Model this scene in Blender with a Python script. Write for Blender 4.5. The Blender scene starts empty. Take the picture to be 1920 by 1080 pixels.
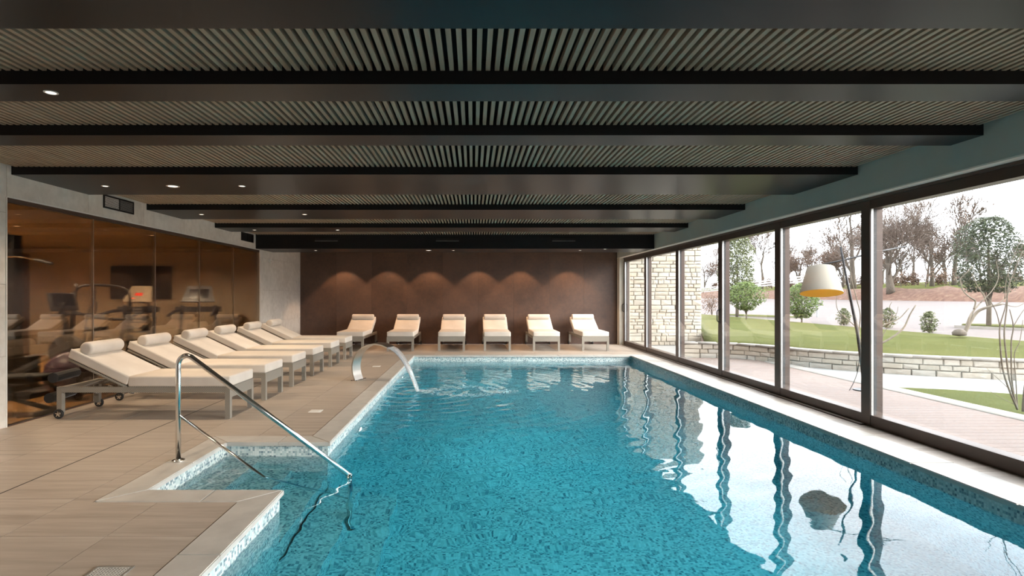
import bpy, bmesh, math, random
import numpy as np
from mathutils import Vector, Matrix, noise as mnoise

R = math.radians
C = bpy.context.scene.collection
scene = bpy.context.scene
F, H, VX, VY = 1040.0, 1.45, 887.0, 553.0          # focal length in px, eye height, vanishing point

# ------------------------------------------------------------------ camera, world, exposure
cam_d = bpy.data.cameras.new('camera')
cam_d.sensor_fit = 'HORIZONTAL'; cam_d.sensor_width = 36.0
cam_d.lens = F / 1920 * 36.0
cam_d.shift_x = (960 - VX) / 1920; cam_d.shift_y = (VY - 540) / 1920
cam_d.clip_start = 0.05; cam_d.clip_end = 500
cam = bpy.data.objects.new('camera', cam_d); C.objects.link(cam)
cam.location = (0, 0, H); cam.rotation_euler = (R(90), 0, 0)
scene.camera = cam

world = bpy.data.worlds.new('overcast_sky'); scene.world = world; world.use_nodes = True
wn = world.node_tree.nodes; wl = world.node_tree.links
bgn = wn['Background']
tc = wn.new('ShaderNodeTexCoord'); nz = wn.new('ShaderNodeTexNoise'); rp = wn.new('ShaderNodeValToRGB')
nz.inputs['Scale'].default_value = 2.2; nz.inputs['Detail'].default_value = 4
rp.color_ramp.elements[0].position = 0.35; rp.color_ramp.elements[0].color = (0.80, 0.85, 0.93, 1)
rp.color_ramp.elements[1].position = 0.65; rp.color_ramp.elements[1].color = (0.95, 0.97, 1.0, 1)
wl.new(tc.outputs['Generated'], nz.inputs['Vector']); wl.new(nz.outputs['Fac'], rp.inputs['Fac'])
wl.new(rp.outputs['Color'], bgn.inputs['Color']); bgn.inputs['Strength'].default_value = 3.3

sun_d = bpy.data.lights.new('veiled_sun', 'SUN'); sun_d.energy = 5.2; sun_d.angle = R(36); sun_d.color = (1.0, 0.96, 0.90)
sun = bpy.data.objects.new('veiled_sun', sun_d); C.objects.link(sun)
sun.rotation_euler = Vector((-0.85, 0.36, -0.38)).to_track_quat('-Z', 'Y').to_euler()

vs = scene.view_settings
vs.view_transform = 'Standard'; vs.look = 'None'; vs.gamma = 1.0; vs.use_curve_mapping = False
vs.exposure = 0.95
scene.cycles.use_denoising = True
scene.cycles.max_bounces = 14; scene.cycles.diffuse_bounces = 6
scene.cycles.transparent_max_bounces = 16
scene.cycles.sample_clamp_indirect = 6.0
scene.cycles.caustics_reflective = True; scene.cycles.caustics_refractive = True

DOWN_W, WALL_W, POOL_W, GYM_W = 50.0, 50.0, 42.0, 430.0
WARM = (1.0, 0.78, 0.56)

# ------------------------------------------------------------------ helpers
def fx(px, Y): return (px - VX) / F * Y
def fz(py, Y): return H - (py - VY) / F * Y

class MB:
    """collects faces; build() links them as one mesh object"""
    def __init__(s): s.v = []; s.f = []
    def box(s, x0, x1, y0, y1, z0, z1, m=None):
        b = len(s.v)
        for z in (z0, z1):
            for x, y in ((x0, y0), (x1, y0), (x1, y1), (x0, y1)):
                p = Vector((x, y, z)); s.v.append(tuple(m @ p) if m else tuple(p))
        s.f += [(b, b+3, b+2, b+1), (b+4, b+5, b+6, b+7)]
        for i in range(4):
            j = (i + 1) % 4; s.f.append((b+i, b+j, b+4+j, b+4+i))
        return s
    def tube(s, pts, r, n=8, cap=True, flat=1.0):
        pts = [Vector(p) for p in pts]; k = len(pts)
        rs = r if isinstance(r, (list, tuple)) else [r] * k
        t0 = (pts[1] - pts[0]).normalized()
        up = Vector((0, 0, 1)) if abs(t0.z) < 0.95 else Vector((1, 0, 0))
        a = t0.cross(up).normalized(); base = len(s.v)
        for i, p in enumerate(pts):
            t = ((pts[min(i+1, k-1)] - p).normalized() + (p - pts[max(i-1, 0)]).normalized())
            t = t.normalized() if t.length > 1e-6 else t0
            a = (a - t * a.dot(t)); a = a.normalized() if a.length > 1e-6 else t.orthogonal().normalized()
            b = t.cross(a)
            for q in range(n):
                w = 2 * math.pi * q / n
                s.v.append(tuple(p + a * (math.cos(w) * rs[i]) + b * (math.sin(w) * rs[i] * flat)))
        for i in range(k - 1):
            for q in range(n):
                q2 = (q + 1) % n; o = base + i * n
                s.f.append((o+q, o+q2, o+n+q2, o+n+q))
        if cap:
            s.f.append(tuple(base + q for q in reversed(range(n))))
            s.f.append(tuple(base + (k-1)*n + q for q in range(n)))
        return s
    def band(s, pts, side, w, th, normal_hint=None):
        """flat strip of thickness th swept along pts, its width along the vector side"""
        pts = [Vector(p) for p in pts]; side = Vector(side).normalized(); k = len(pts); base = len(s.v)
        ws = w if isinstance(w, (list, tuple)) else [w] * k
        for i, p in enumerate(pts):
            t = (pts[min(i+1, k-1)] - pts[max(i-1, 0)]).normalized(); n = t.cross(side).normalized()
            for a, b in ((-1, -1), (1, -1), (1, 1), (-1, 1)):
                s.v.append(tuple(p + side * (a * ws[i] / 2) + n * (b * th / 2)))
        for i in range(k - 1):
            o = base + i * 4
            for q in range(4):
                q2 = (q + 1) % 4; s.f.append((o+q, o+q2, o+4+q2, o+4+q))
        s.f.append((base+3, base+2, base+1, base)); o = base + (k-1)*4
        s.f.append((o, o+1, o+2, o+3))
        return s
    def lathe(s, prof, n=24, m=None, close=True):
        base = len(s.v); k = len(prof)
        for r, z in prof:
            for q in range(n):
                w = 2 * math.pi * q / n; p = Vector((r * math.cos(w), r * math.sin(w), z))
                s.v.append(tuple(m @ p) if m else tuple(p))
        for i in range(k - 1):
            for q in range(n):
                q2 = (q + 1) % n; o = base + i * n
                s.f.append((o+q, o+q2, o+n+q2, o+n+q))
        if close:
            s.f.append(tuple(base + q for q in reversed(range(n))))
            s.f.append(tuple(base + (k-1)*n + q for q in range(n)))
        return s
    def prism(s, poly, z0, z1, m=None):
        b = len(s.v); n = len(poly)
        for z in (z0, z1):
            for x, y in poly:
                p = Vector((x, y, z)); s.v.append(tuple(m @ p) if m else tuple(p))
        s.f.append(tuple(b + i for i in reversed(range(n)))); s.f.append(tuple(b + n + i for i in range(n)))
        for i in range(n):
            j = (i + 1) % n; s.f.append((b+i, b+j, b+n+j, b+n+i))
        return s
    def mesh(s, name, mat=None, smooth=False, autosmooth=None, fix=False):
        me = bpy.data.meshes.new(name); me.from_pydata(s.v, [], s.f)
        if fix:
            bm = bmesh.new(); bm.from_mesh(me); bmesh.ops.recalc_face_normals(bm, faces=bm.faces); bm.to_mesh(me); bm.free()
        if mat: me.materials.append(mat)
        if smooth or autosmooth:
            me.polygons.foreach_set('use_smooth', [True] * len(me.polygons))
            if autosmooth: me.set_sharp_from_angle(angle=R(autosmooth))
        me.update(); return me
    def build(s, name, mat=None, parent=None, smooth=False, autosmooth=None, loc=None, rot=None, fix=False):
        return link(name, s.mesh(name, mat, smooth, autosmooth, fix), parent, loc, rot)

def link(name, me, parent=None, loc=None, rot=None):
    o = bpy.data.objects.new(name, me); C.objects.link(o)
    if parent: o.parent = parent
    if loc: o.location = loc
    if rot: o.rotation_euler = rot
    return o

def rbox_mesh(name, sx, sy, sz, r, mat, seg=3, puff=0.0):
    """rounded block centred on the origin"""
    bm = bmesh.new(); bmesh.ops.create_cube(bm, size=1.0)
    for v in bm.verts: v.co = (v.co.x * sx, v.co.y * sy, v.co.z * sz)
    if puff:
        bmesh.ops.subdivide_edges(bm, edges=bm.edges[:], cuts=5, use_grid_fill=True)
        for v in bm.verts:
            a = max(0, 1 - (2 * v.co.x / sx) ** 2); b = max(0, 1 - (2 * v.co.y / sy) ** 2)
            if v.co.z > sz * 0.49: v.co.z += puff * a ** .5 * b ** .5
        es = [e for e in bm.edges if len(e.link_faces) == 2 and e.calc_face_angle(0) > 0.9]
    else:
        es = bm.edges[:]
    bmesh.ops.bevel(bm, geom=es, offset=r, segments=seg, profile=0.5, affect='EDGES', clamp_overlap=True)
    me = bpy.data.meshes.new(name); bm.to_mesh(me); bm.free()
    me.materials.append(mat)
    me.polygons.foreach_set('use_smooth', [True] * len(me.polygons)); me.set_sharp_from_angle(angle=R(50))
    return me

def tag(o, label=None, cat=None, group=None, kind=None):
    if label: o['label'] = label
    if cat: o['category'] = cat
    if group: o['group'] = group
    if kind: o['kind'] = kind
    return o
def empty(name, loc=(0, 0, 0), rz=0.0, label=None, cat=None, group=None, kind=None):
    o = bpy.data.objects.new(name, None); C.objects.link(o)
    o.location = loc; o.rotation_euler = (0, 0, rz); o.empty_display_size = 0.1
    return tag(o, label, cat, group, kind)
def copy_tree(o, parent=None):
    c = o.copy(); C.objects.link(c); c.parent = parent
    for ch in [x for x in o.children]: copy_tree(ch, c)
    return c
def spline(pts, n=6):
    """Catmull-Rom through pts"""
    P = [Vector(p) for p in pts]; P = [2*P[0]-P[1]] + P + [2*P[-1]-P[-2]]; out = []
    for i in range(1, len(P) - 2):
        for k in range(n):
            t = k / n; a, b, c, d = P[i-1], P[i], P[i+1], P[i+2]
            out.append(0.5 * ((2*b) + (c-a)*t + (2*a-5*b+4*c-d)*t*t + (3*b-a-3*c+d)*t*t*t))
    out.append(P[-2]); return out

# ------------------------------------------------------------------ materials
class NT:
    def __init__(s, name):
        s.m = bpy.data.materials.new(name); s.m.use_nodes = True; s.t = s.m.node_tree
        s.p = s.t.nodes['Principled BSDF']; s.out = s.t.nodes['Material Output']
    def n(s, typ, ins=None, **kw):
        nd = s.t.nodes.new('ShaderNode' + typ)
        for k, v in kw.items(): setattr(nd, k, v)
        for k, v in (ins or {}).items():
            if isinstance(v, bpy.types.NodeSocket): s.t.links.new(v, nd.inputs[k])
            else: nd.inputs[k].default_value = v
        return nd
    def l(s, a, b): s.t.links.new(a, b)
    def pos(s, scale=(1, 1, 1), obj=False):
        src = s.n('TexCoord').outputs['Object'] if obj else s.n('NewGeometry').outputs['Position']
        return s.n('Mapping', {'Vector': src, 'Scale': scale}).outputs[0]
    def noise(s, vec, scale, detail=4, rough=0.55):
        return s.n('TexNoise', {'Vector': vec, 'Scale': scale, 'Detail': detail, 'Roughness': rough}).outputs['Fac']
    def ramp(s, fac, stops, interp='LINEAR'):
        r = s.n('ValToRGB', {'Fac': fac}); r.color_ramp.interpolation = interp
        e = r.color_ramp.elements
        while len(e) < len(stops): e.new(0.5)
        for el, (p, c) in zip(e, stops):
            el.position = p; el.color = (*c, 1) if len(c) == 3 else c
        return r.outputs['Color']
    def math(s, op, a, b=0.0, c=None):
        d = {0: a, 1: b}
        if c is not None: d[2] = c
        return s.n('Math', d, operation=op).outputs[0]
    def mix(s, fac, a, b, mode='MIX'):
        nd = s.n('MixRGB', {'Fac': fac, 'Color1': a, 'Color2': b}, blend_type=mode); return nd.outputs[0]
    def bump(s, h, strength=0.3, dist=0.01):
        s.l(s.n('Bump', {'Height': h, 'Strength': strength, 'Distance': dist}).outputs[0], s.p.inputs['Normal'])
    def set(s, rough=0.5, metal=0.0, col=None, spec=None, **kw):
        s.p.inputs['Roughness'].default_value = rough; s.p.inputs['Metallic'].default_value = metal
        if col is not None:
            if isinstance(col, bpy.types.NodeSocket): s.l(col, s.p.inputs['Base Color'])
            else: s.p.inputs['Base Color'].default_value = (*col, 1)
        if spec is not None: s.p.inputs['Specular IOR Level'].default_value = spec
        for k, v in kw.items(): s.p.inputs[k].default_value = v
        return s.m

def plain(name, col, rough=0.5, metal=0.0, var=0.12, scale=6.0, bump=0.0, spec=None):
    n = NT(name); f = n.noise(n.pos(), scale)
    lo = tuple(c * (1 - var) for c in col); hi = tuple(min(1, c * (1 + var)) for c in col)
    if bump: n.bump(n.noise(n.pos(), scale * 12), bump, 0.004)
    return n.set(rough, metal, n.ramp(f, [(0.3, lo), (0.7, hi)]), spec)

def emit(name, col, strength):
    n = NT(name); n.set(0.5, 0, col)
    n.p.inputs['Emission Color'].default_value = (*col, 1); n.p.inputs['Emission Strength'].default_value = strength
    return n.m

def thin_glass(name, tint, ior=1.5, refl=1.0, rough=0.0):
    """thin pane: clear transmission with a Fresnel mirror reflection"""
    n = NT(name); n.t.nodes.remove(n.p)
    tr = n.n('BsdfTransparent', {'Color': (*tint, 1)}); gl = n.n('BsdfGlossy', {'Color': (1, 1, 1, 1), 'Roughness': rough})
    f = n.math('MULTIPLY', n.n('Fresnel', {'IOR': ior}).outputs[0], refl)
    mx = n.n('MixShader', {0: f, 1: tr.outputs[0], 2: gl.outputs[0]}); n.l(mx.outputs[0], n.out.inputs['Surface'])
    return n.m

def mat_concrete():
    n = NT('concrete_panel'); p = n.pos()
    rnd = n.n('ObjectInfo').outputs['Random']
    sh = n.n('VectorMath', {0: p, 1: n.n('CombineXYZ', {'X': n.math('MULTIPLY', rnd, 37.0), 'Y': n.math('MULTIPLY', rnd, 11.0)}).outputs[0]}, operation='ADD').outputs[0]
    f = n.noise(sh, 1.6, 8, 0.65); g = n.noise(sh, 9, 5)
    col = n.ramp(f, [(0.25, (0.52, 0.485, 0.44)), (0.5, (0.66, 0.625, 0.575)), (0.75, (0.76, 0.725, 0.68))])
    col = n.mix(0.35, col, n.ramp(g, [(0.35, (0.50, 0.465, 0.42)), (0.65, (0.75, 0.72, 0.67))]))
    n.bump(g, 0.15, 0.004); return n.set(0.7, 0, col)
def mat_rust():
    n = NT('rust_panel'); p = n.pos(); rnd = n.n('ObjectInfo').outputs['Random']
    sh = n.n('VectorMath', {0: p, 1: n.n('CombineXYZ', {'X': n.math('MULTIPLY', rnd, 23.0), 'Z': n.math('MULTIPLY', rnd, 17.0)}).outputs[0]}, operation='ADD').outputs[0]
    f = n.noise(sh, 1.3, 8, 0.62); g = n.noise(sh, 14, 6, 0.6)
    col = n.ramp(f, [(0.28, (0.045, 0.032, 0.028)), (0.5, (0.085, 0.054, 0.042)), (0.72, (0.135, 0.080, 0.056))])
    col = n.mix(0.3, col, n.ramp(g, [(0.3, (0.07, 0.045, 0.038)), (0.7, (0.20, 0.10, 0.06))]))
    col = n.mix(n.math('MULTIPLY', rnd, 0.35), col, (0.15, 0.095, 0.075, 1))
    n.bump(g, 0.12, 0.003); return n.set(0.48, 0.15, col)
def mat_tile():
    n = NT('floor_tile'); rnd = n.n('ObjectInfo').outputs['Random']
    p = n.n('VectorMath', {0: n.pos((0.8, 9.0, 1)), 1: n.n('CombineXYZ', {'X': n.math('MULTIPLY', rnd, 31.0), 'Y': n.math('MULTIPLY', rnd, 57.0)}).outputs[0]}, operation='ADD').outputs[0]
    f = n.noise(p, 1.5, 7, 0.62); g = n.noise(n.pos(), 120, 3)
    col = n.ramp(f, [(0.25, (0.29, 0.236, 0.190)), (0.5, (0.41, 0.346, 0.290)), (0.78, (0.52, 0.458, 0.395))])
    col = n.mix(n.math('MULTIPLY', rnd, 0.45), col, (0.40, 0.345, 0.29, 1))
    n.bump(g, 0.06, 0.002); return n.set(0.42, 0, col)
def mat_mosaic():
    n = NT('glass_mosaic'); geo = n.n('NewGeometry')
    sc = n.n('VectorMath', {0: geo.outputs['Position'], 1: (48.0, 48.0, 48.0)}, operation='MULTIPLY').outputs[0]
    sc = n.n('VectorMath', {0: sc, 1: (0.37, 0.41, 0.29)}, operation='ADD').outputs[0]
    cell = n.n('VectorMath', {0: sc}, operation='FLOOR').outputs[0]; fr = n.n('VectorMath', {0: sc}, operation='FRACTION').outputs[0]
    w = n.n('TexWhiteNoise', {'Vector': cell}, noise_dimensions='3D').outputs['Value']
    col = n.ramp(w, [(0.0, (0.68, 0.73, 0.72)), (0.24, (0.50, 0.60, 0.60)), (0.44, (0.34, 0.44, 0.46)), (0.62, (0.58, 0.66, 0.65)), (0.78, (0.24, 0.33, 0.37)), (0.93, (0.15, 0.22, 0.26))], 'CONSTANT')
    fs = n.n('SeparateXYZ', {0: fr}); ns = n.n('SeparateXYZ', {0: n.n('VectorMath', {0: geo.outputs['True Normal']}, operation='ABSOLUTE').outputs[0]})
    g = None
    for ax in 'XYZ':
        d = n.math('ABSOLUTE', n.math('SUBTRACT', fs.outputs[ax], 0.5))
        e = n.math('MULTIPLY', n.math('GREATER_THAN', d, 0.44), n.math('LESS_THAN', ns.outputs[ax], 0.5))
        g = e if g is None else n.math('MAXIMUM', g, e)
    col = n.mix(g, col, (0.54, 0.58, 0.56, 1))
    return n.set(0.22, 0, col)
def mat_wicker():
    n = NT('grey_wicker'); p = n.pos((1, 1, 1), obj=True); s = n.n('SeparateXYZ', {0: p})
    a = n.math('SINE', n.math('MULTIPLY', n.math('ADD', s.outputs['X'], s.outputs['Y']), 300.0))
    b = n.math('SINE', n.math('MULTIPLY', s.outputs['Z'], 330.0))
    w = n.math('ADD', n.math('MULTIPLY', n.math('MULTIPLY', a, b), 0.5), 0.5)
    col = n.ramp(w, [(0.12, (0.055, 0.05, 0.042)), (0.42, (0.24, 0.215, 0.18)), (0.85, (0.40, 0.365, 0.31))])
    n.bump(w, 0.6, 0.004); return n.set(0.55, 0, col)
def mat_fabric():
    n = NT('cream_fabric'); p = n.pos(obj=True)
    f = n.noise(p, 3.0, 3); g = n.noise(p, 260, 2)
    col = n.ramp(f, [(0.3, (0.60, 0.54, 0.475)), (0.7, (0.68, 0.62, 0.555))])
    n.bump(g, 0.10, 0.002); return n.set(0.85, 0, col, spec=0.2)
def mat_slat():
    n = NT('oak_slat'); rnd = n.n('ObjectInfo').outputs['Random']
    p = n.n('VectorMath', {0: n.pos((30, 1.2, 30)), 1: n.n('CombineXYZ', {'Y': n.math('MULTIPLY', rnd, 91.0)}).outputs[0]}, operation='ADD').outputs[0]
    f = n.noise(p, 1.2, 5)
    col = n.ramp(f, [(0.25, (0.27, 0.195, 0.135)), (0.75, (0.45, 0.345, 0.25))])
    col = n.mix(n.math('MULTIPLY', rnd, 0.4), col, (0.29, 0.23, 0.17, 1))
    return n.set(0.55, 0, col)
def mat_stone(name, lo, hi, bump=0.5):
    n = NT(name); rnd = n.n('ObjectInfo').outputs['Random']; p = n.pos()
    f = n.noise(p, 7, 7, 0.65)
    col = n.ramp(f, [(0.25, lo), (0.75, hi)])
    tint = n.ramp(rnd, [(0.0, (0.337, 0.301, 0.247)), (0.3, (0.397, 0.337, 0.252)), (0.55, (0.432, 0.409, 0.366)), (0.8, (0.372, 0.301, 0.217)), (1.0, (0.420, 0.397, 0.360))])
    col = n.mix(0.55, col, tint)
    n.bump(n.noise(p, 28, 6, 0.7), bump, 0.02); return n.set(0.85, 0, col)
def mat_grass():
    n = NT('lawn_grass'); p = n.pos()
    f = n.noise(p, 1.1, 5); g = n.noise(p, 40, 4, 0.7)
    col = n.ramp(f, [(0.3, (0.066, 0.077, 0.016)), (0.55, (0.093, 0.101, 0.024)), (0.75, (0.130, 0.124, 0.040))])
    col = n.mix(0.45, col, n.ramp(g, [(0.35, (0.047, 0.061, 0.011)), (0.65, (0.133, 0.137, 0.043))]))
    n.bump(g, 0.8, 0.05); return n.set(0.9, 0, col, spec=0.1)
def mat_pavers():
    n = NT('parking_pavers'); p = n.pos()
    br = n.n('TexBrick', {'Vector': p, 'Color1': (0.115, 0.092, 0.086, 1), 'Color2': (0.130, 0.107, 0.100, 1), 'Mortar': (0.084, 0.070, 0.065, 1), 'Scale': 1.0, 'Mortar Size': 0.02, 'Brick Width': 0.8, 'Row Height': 0.4})
    col = n.mix(0.3, br.outputs['Color'], n.ramp(n.noise(p, 0.5, 5), [(0.3, (0.101, 0.084, 0.078)), (0.7, (0.139, 0.115, 0.109))]))
    return n.set(0.8, 0, col)
def mat_soil():
    n = NT('leafy_soil'); p = n.pos(); f = n.noise(p, 2.5, 8, 0.7)
    return n.set(0.95, 0, n.ramp(f, [(0.3, (0.060, 0.028, 0.018)), (0.5, (0.120, 0.060, 0.039)), (0.7, (0.193, 0.129, 0.083))]))
def mat_leaf(name, a, b):
    n = NT(name); p = n.pos(); f = n.noise(p, 22, 3)
    col = n.ramp(f, [(0.3, a), (0.7, b)])
    n.set(0.5, 0, col, spec=0.3); return n.m
def mat_bark(name, a, b):
    n = NT(name); p = n.pos((1, 1, 0.3)); f = n.noise(p, 18, 6)
    n.bump(f, 0.5, 0.01); return n.set(0.9, 0, n.ramp(f, [(0.3, a), (0.7, b)]))
def mat_deck():
    n = NT('deck_board'); rnd = n.n('ObjectInfo').outputs['Random']
    p = n.n('VectorMath', {0: n.pos((1.5, 40, 1)), 1: n.n('CombineXYZ', {'X': n.math('MULTIPLY', rnd, 60.0)}).outputs[0]}, operation='ADD').outputs[0]
    f = n.noise(p, 1.0, 5)
    col = n.ramp(f, [(0.3, (0.125, 0.079, 0.059)), (0.7, (0.167, 0.114, 0.090))])
    col = n.mix(n.math('MULTIPLY', rnd, 0.4), col, (0.167, 0.122, 0.101, 1))
    return n.set(0.6, 0, col)
def mat_water():
    n = NT('pool_water'); p = n.pos()
    n.set(0.0, 0, (1, 1, 1)); n.p.inputs['Transmission Weight'].default_value = 1.0; n.p.inputs['IOR'].default_value = 1.33
    b = n.noise(p, 11.0, 3, 0.5)
    n.bump(b, 0.012, 0.02)
    va = n.n('VolumeAbsorption', {'Color': (0.10, 0.875, 0.972, 1), 'Density': 0.64})
    n.l(va.outputs[0], n.out.inputs['Volume'])
    return n.m
def mat_jet():
    n = NT('falling_water')
    n.set(0.08, 0, (0.95, 0.98, 1.0)); n.p.inputs['Transmission Weight'].default_value = 0.75; n.p.inputs['IOR'].default_value = 1.2
    n.bump(n.noise(n.pos((60, 60, 4), ), 1.0, 3), 0.4, 0.01); return n.m
def mat_woodfloor():
    n = NT('gym_wood'); f = n.noise(n.pos((1.0, 12, 1)), 1.5, 5)
    return n.set(0.35, 0, n.ramp(f, [(0.3, (0.40, 0.20, 0.06)), (0.7, (0.60, 0.33, 0.11))]))

def mat_translucent(name, col, k):
    n = NT(name); n.t.nodes.remove(n.p); f = n.noise(n.pos(), 120, 2); c = n.ramp(f, [(0.3, tuple(v * 0.94 for v in col)), (0.7, col)])
    mx = n.n('MixShader', {0: k, 1: n.n('BsdfDiffuse', {'Color': c}).outputs[0], 2: n.n('BsdfTranslucent', {'Color': c}).outputs[0]}); n.l(mx.outputs[0], n.out.inputs['Surface']); return n.m
def mat_foam():
    n = NT('foam_bubbles'); n.set(0.4, 0, (0.85, 0.93, 0.95)); n.p.inputs['Alpha'].default_value = 0.55
    n.bump(n.noise(n.pos(), 90, 3), 0.4, 0.004); return n.m
M = dict(
    foam=mat_foam(), shade=mat_translucent('cream_lampshade', (0.42, 0.415, 0.37), 0.35), gold=mat_translucent('gold_lining', (0.75, 0.46, 0.09), 0.45),
    concrete=mat_concrete(), rust=mat_rust(), tile=mat_tile(), mosaic=mat_mosaic(), wicker=mat_wicker(), fabric=mat_fabric(),
    slat=mat_slat(), water=mat_water(), jet=mat_jet(), grass=mat_grass(), pavers=mat_pavers(), soil=mat_soil(), deck=mat_deck(), gymfloor=mat_woodfloor(),
    beam=plain('anthracite_paint', (0.017, 0.017, 0.018), 0.32, 0, 0.06, 2.0, 0.0, 0.14),
    black=plain('black_felt', (0.008, 0.008, 0.008), 0.9), grout=plain('pale_grout', (0.46, 0.39, 0.32), 0.9), blackline=plain('black_joint', (0.02, 0.018, 0.015), 0.8),
    coping=plain('coping_stone', (0.50, 0.475, 0.44), 0.42, 0, 0.10, 5.0, 0.1),
    header=plain('sage_plaster', (0.36, 0.385, 0.35), 0.75, 0, 0.05, 2.0), trim=plain('cream_trim', (0.72, 0.68, 0.60), 0.6, 0, 0.04),
    reveal=plain('cream_plaster', (0.56, 0.51, 0.42), 0.8, 0, 0.05),
    frame=plain('bronze_aluminium', (0.080, 0.054, 0.043), 0.38, 0.3, 0.08), gasket=plain('rubber_gasket', (0.03, 0.03, 0.032), 0.6),
    alu=plain('satin_aluminium', (0.70, 0.69, 0.66), 0.32, 0.9, 0.05), brushed=plain('brushed_steel', (0.66, 0.62, 0.57), 0.30, 1.0, 0.04), steel=plain('polished_steel', (0.78, 0.77, 0.75), 0.12, 1.0, 0.03),
    rubber=plain('black_rubber', (0.018, 0.018, 0.018), 0.6), dark=plain('dark_grey_plastic', (0.05, 0.048, 0.055), 0.45), darkmetal=plain('black_metal', (0.03, 0.03, 0.032), 0.35, 0.6),
    strut=plain('grey_painted_steel', (0.33, 0.33, 0.33), 0.4, 0.5),
    white=plain('white_plastic', (0.75, 0.74, 0.71), 0.4, 0, 0.03), purple=plain('purple_vinyl', (0.10, 0.05, 0.10), 0.4),
    gymwall=plain('gym_plaster', (0.50, 0.40, 0.29), 0.85, 0, 0.04), gymceil=plain('gym_ceiling_paint', (0.40, 0.31, 0.21), 0.9, 0, 0.04),
    door=plain('dark_veneer', (0.10, 0.05, 0.03), 0.5, 0, 0.2, 3.0), screen=plain('dark_screen', (0.012, 0.010, 0.014), 0.15),
    pane=thin_glass('clear_pane', (0.97, 0.975, 0.97), 1.45, 0.13), bronze=thin_glass('bronze_glass', (0.48, 0.445, 0.395), 1.52, 0.75),
    lens=emit('downlight_lens', (1.0, 0.90, 0.78), 1.1), poollens=emit('pool_lamp_lens', (0.9, 1.0, 1.0), 6.0), gymlens=emit('gym_lamp_lens', (1.0, 0.72, 0.42), 5.0),
    redled=emit('red_display', (1.0, 0.05, 0.03), 1.2),
    stone=mat_stone('rubble_limestone', (0.276, 0.247, 0.203), (0.469, 0.432, 0.378)), mortar=plain('dark_mortar', (0.180, 0.157, 0.127), 0.95),
    kerb=plain('pale_kerb_stone', (0.258, 0.239, 0.211), 0.8, 0, 0.08, 8.0, 0.2), path=plain('pale_gravel_path', (0.29, 0.285, 0.272), 0.9, 0, 0.05, 10.0, 0.2),
    bark=mat_bark('grey_bark', (0.060, 0.048, 0.037), (0.124, 0.104, 0.081)), barkpale=mat_bark('pale_bark', (0.099, 0.081, 0.059), (0.177, 0.151, 0.114)),
    twig=plain('brown_twigs', (0.12, 0.09, 0.072), 0.9), 
    leafdark=mat_leaf('dark_leaves', (0.016, 0.025, 0.008), (0.055, 0.069, 0.025)), leafmid=mat_leaf('laurel_leaves', (0.032, 0.059, 0.010), (0.127, 0.175, 0.037)),
    leafbrown=mat_leaf('withered_leaves', (0.101, 0.056, 0.035), (0.183, 0.117, 0.081)), leafolive=mat_leaf('olive_leaves', (0.051, 0.061, 0.020), (0.132, 0.146, 0.061)),
)

# ------------------------------------------------------------------ main dimensions
XL, XH, XF = -5.104, 4.253, 4.379          # left wall, header face, window frame face
YB, YF = 16.39, -3.0                       # back wall, wall behind the camera
ZBEAM, ZSLAT, ZBULK, ZHEAD = 2.780, 2.865, 2.535, 2.526
PX0, PX1, PY0, PY1 = -1.43, 3.79, 1.0, 13.26     # pool
AX0, AY0, AY1 = -2.44, 4.10, 5.47                # alcove with steps
CW, CWR = 0.22, 0.36                             # coping widths; right one widened so pale stone stands in for window glare
WATER = -0.14

def sub(rects, hole):
    out = []; hx0, hx1, hy0, hy1 = hole
    for x0, x1, y0, y1 in rects:
        if hx0 >= x1 or hx1 <= x0 or hy0 >= y1 or hy1 <= y0: out.append((x0, x1, y0, y1)); continue
        if x0 < hx0: out.append((x0, hx0, y0, y1))
        if x1 > hx1: out.append((hx1, x1, y0, y1))
        a, b = max(x0, hx0), min(x1, hx1)
        if y0 < hy0: out.append((a, b, y0, hy0))
        if y1 > hy1: out.append((a, b, hy1, y1))
    return [r for r in out if r[1] - r[0] > 0.004 and r[3] - r[2] > 0.004]

HOLES = [(PX0 - CW, PX1 + CWR, PY0 - CW, PY1 + CW), (AX0 - CW, PX0, AY0 - CW, AY1 + CW)]
BASIN = [(PX0, PX1, PY0, PY1), (AX0, PX0 + 0.01, AY0, AY1)]

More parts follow.
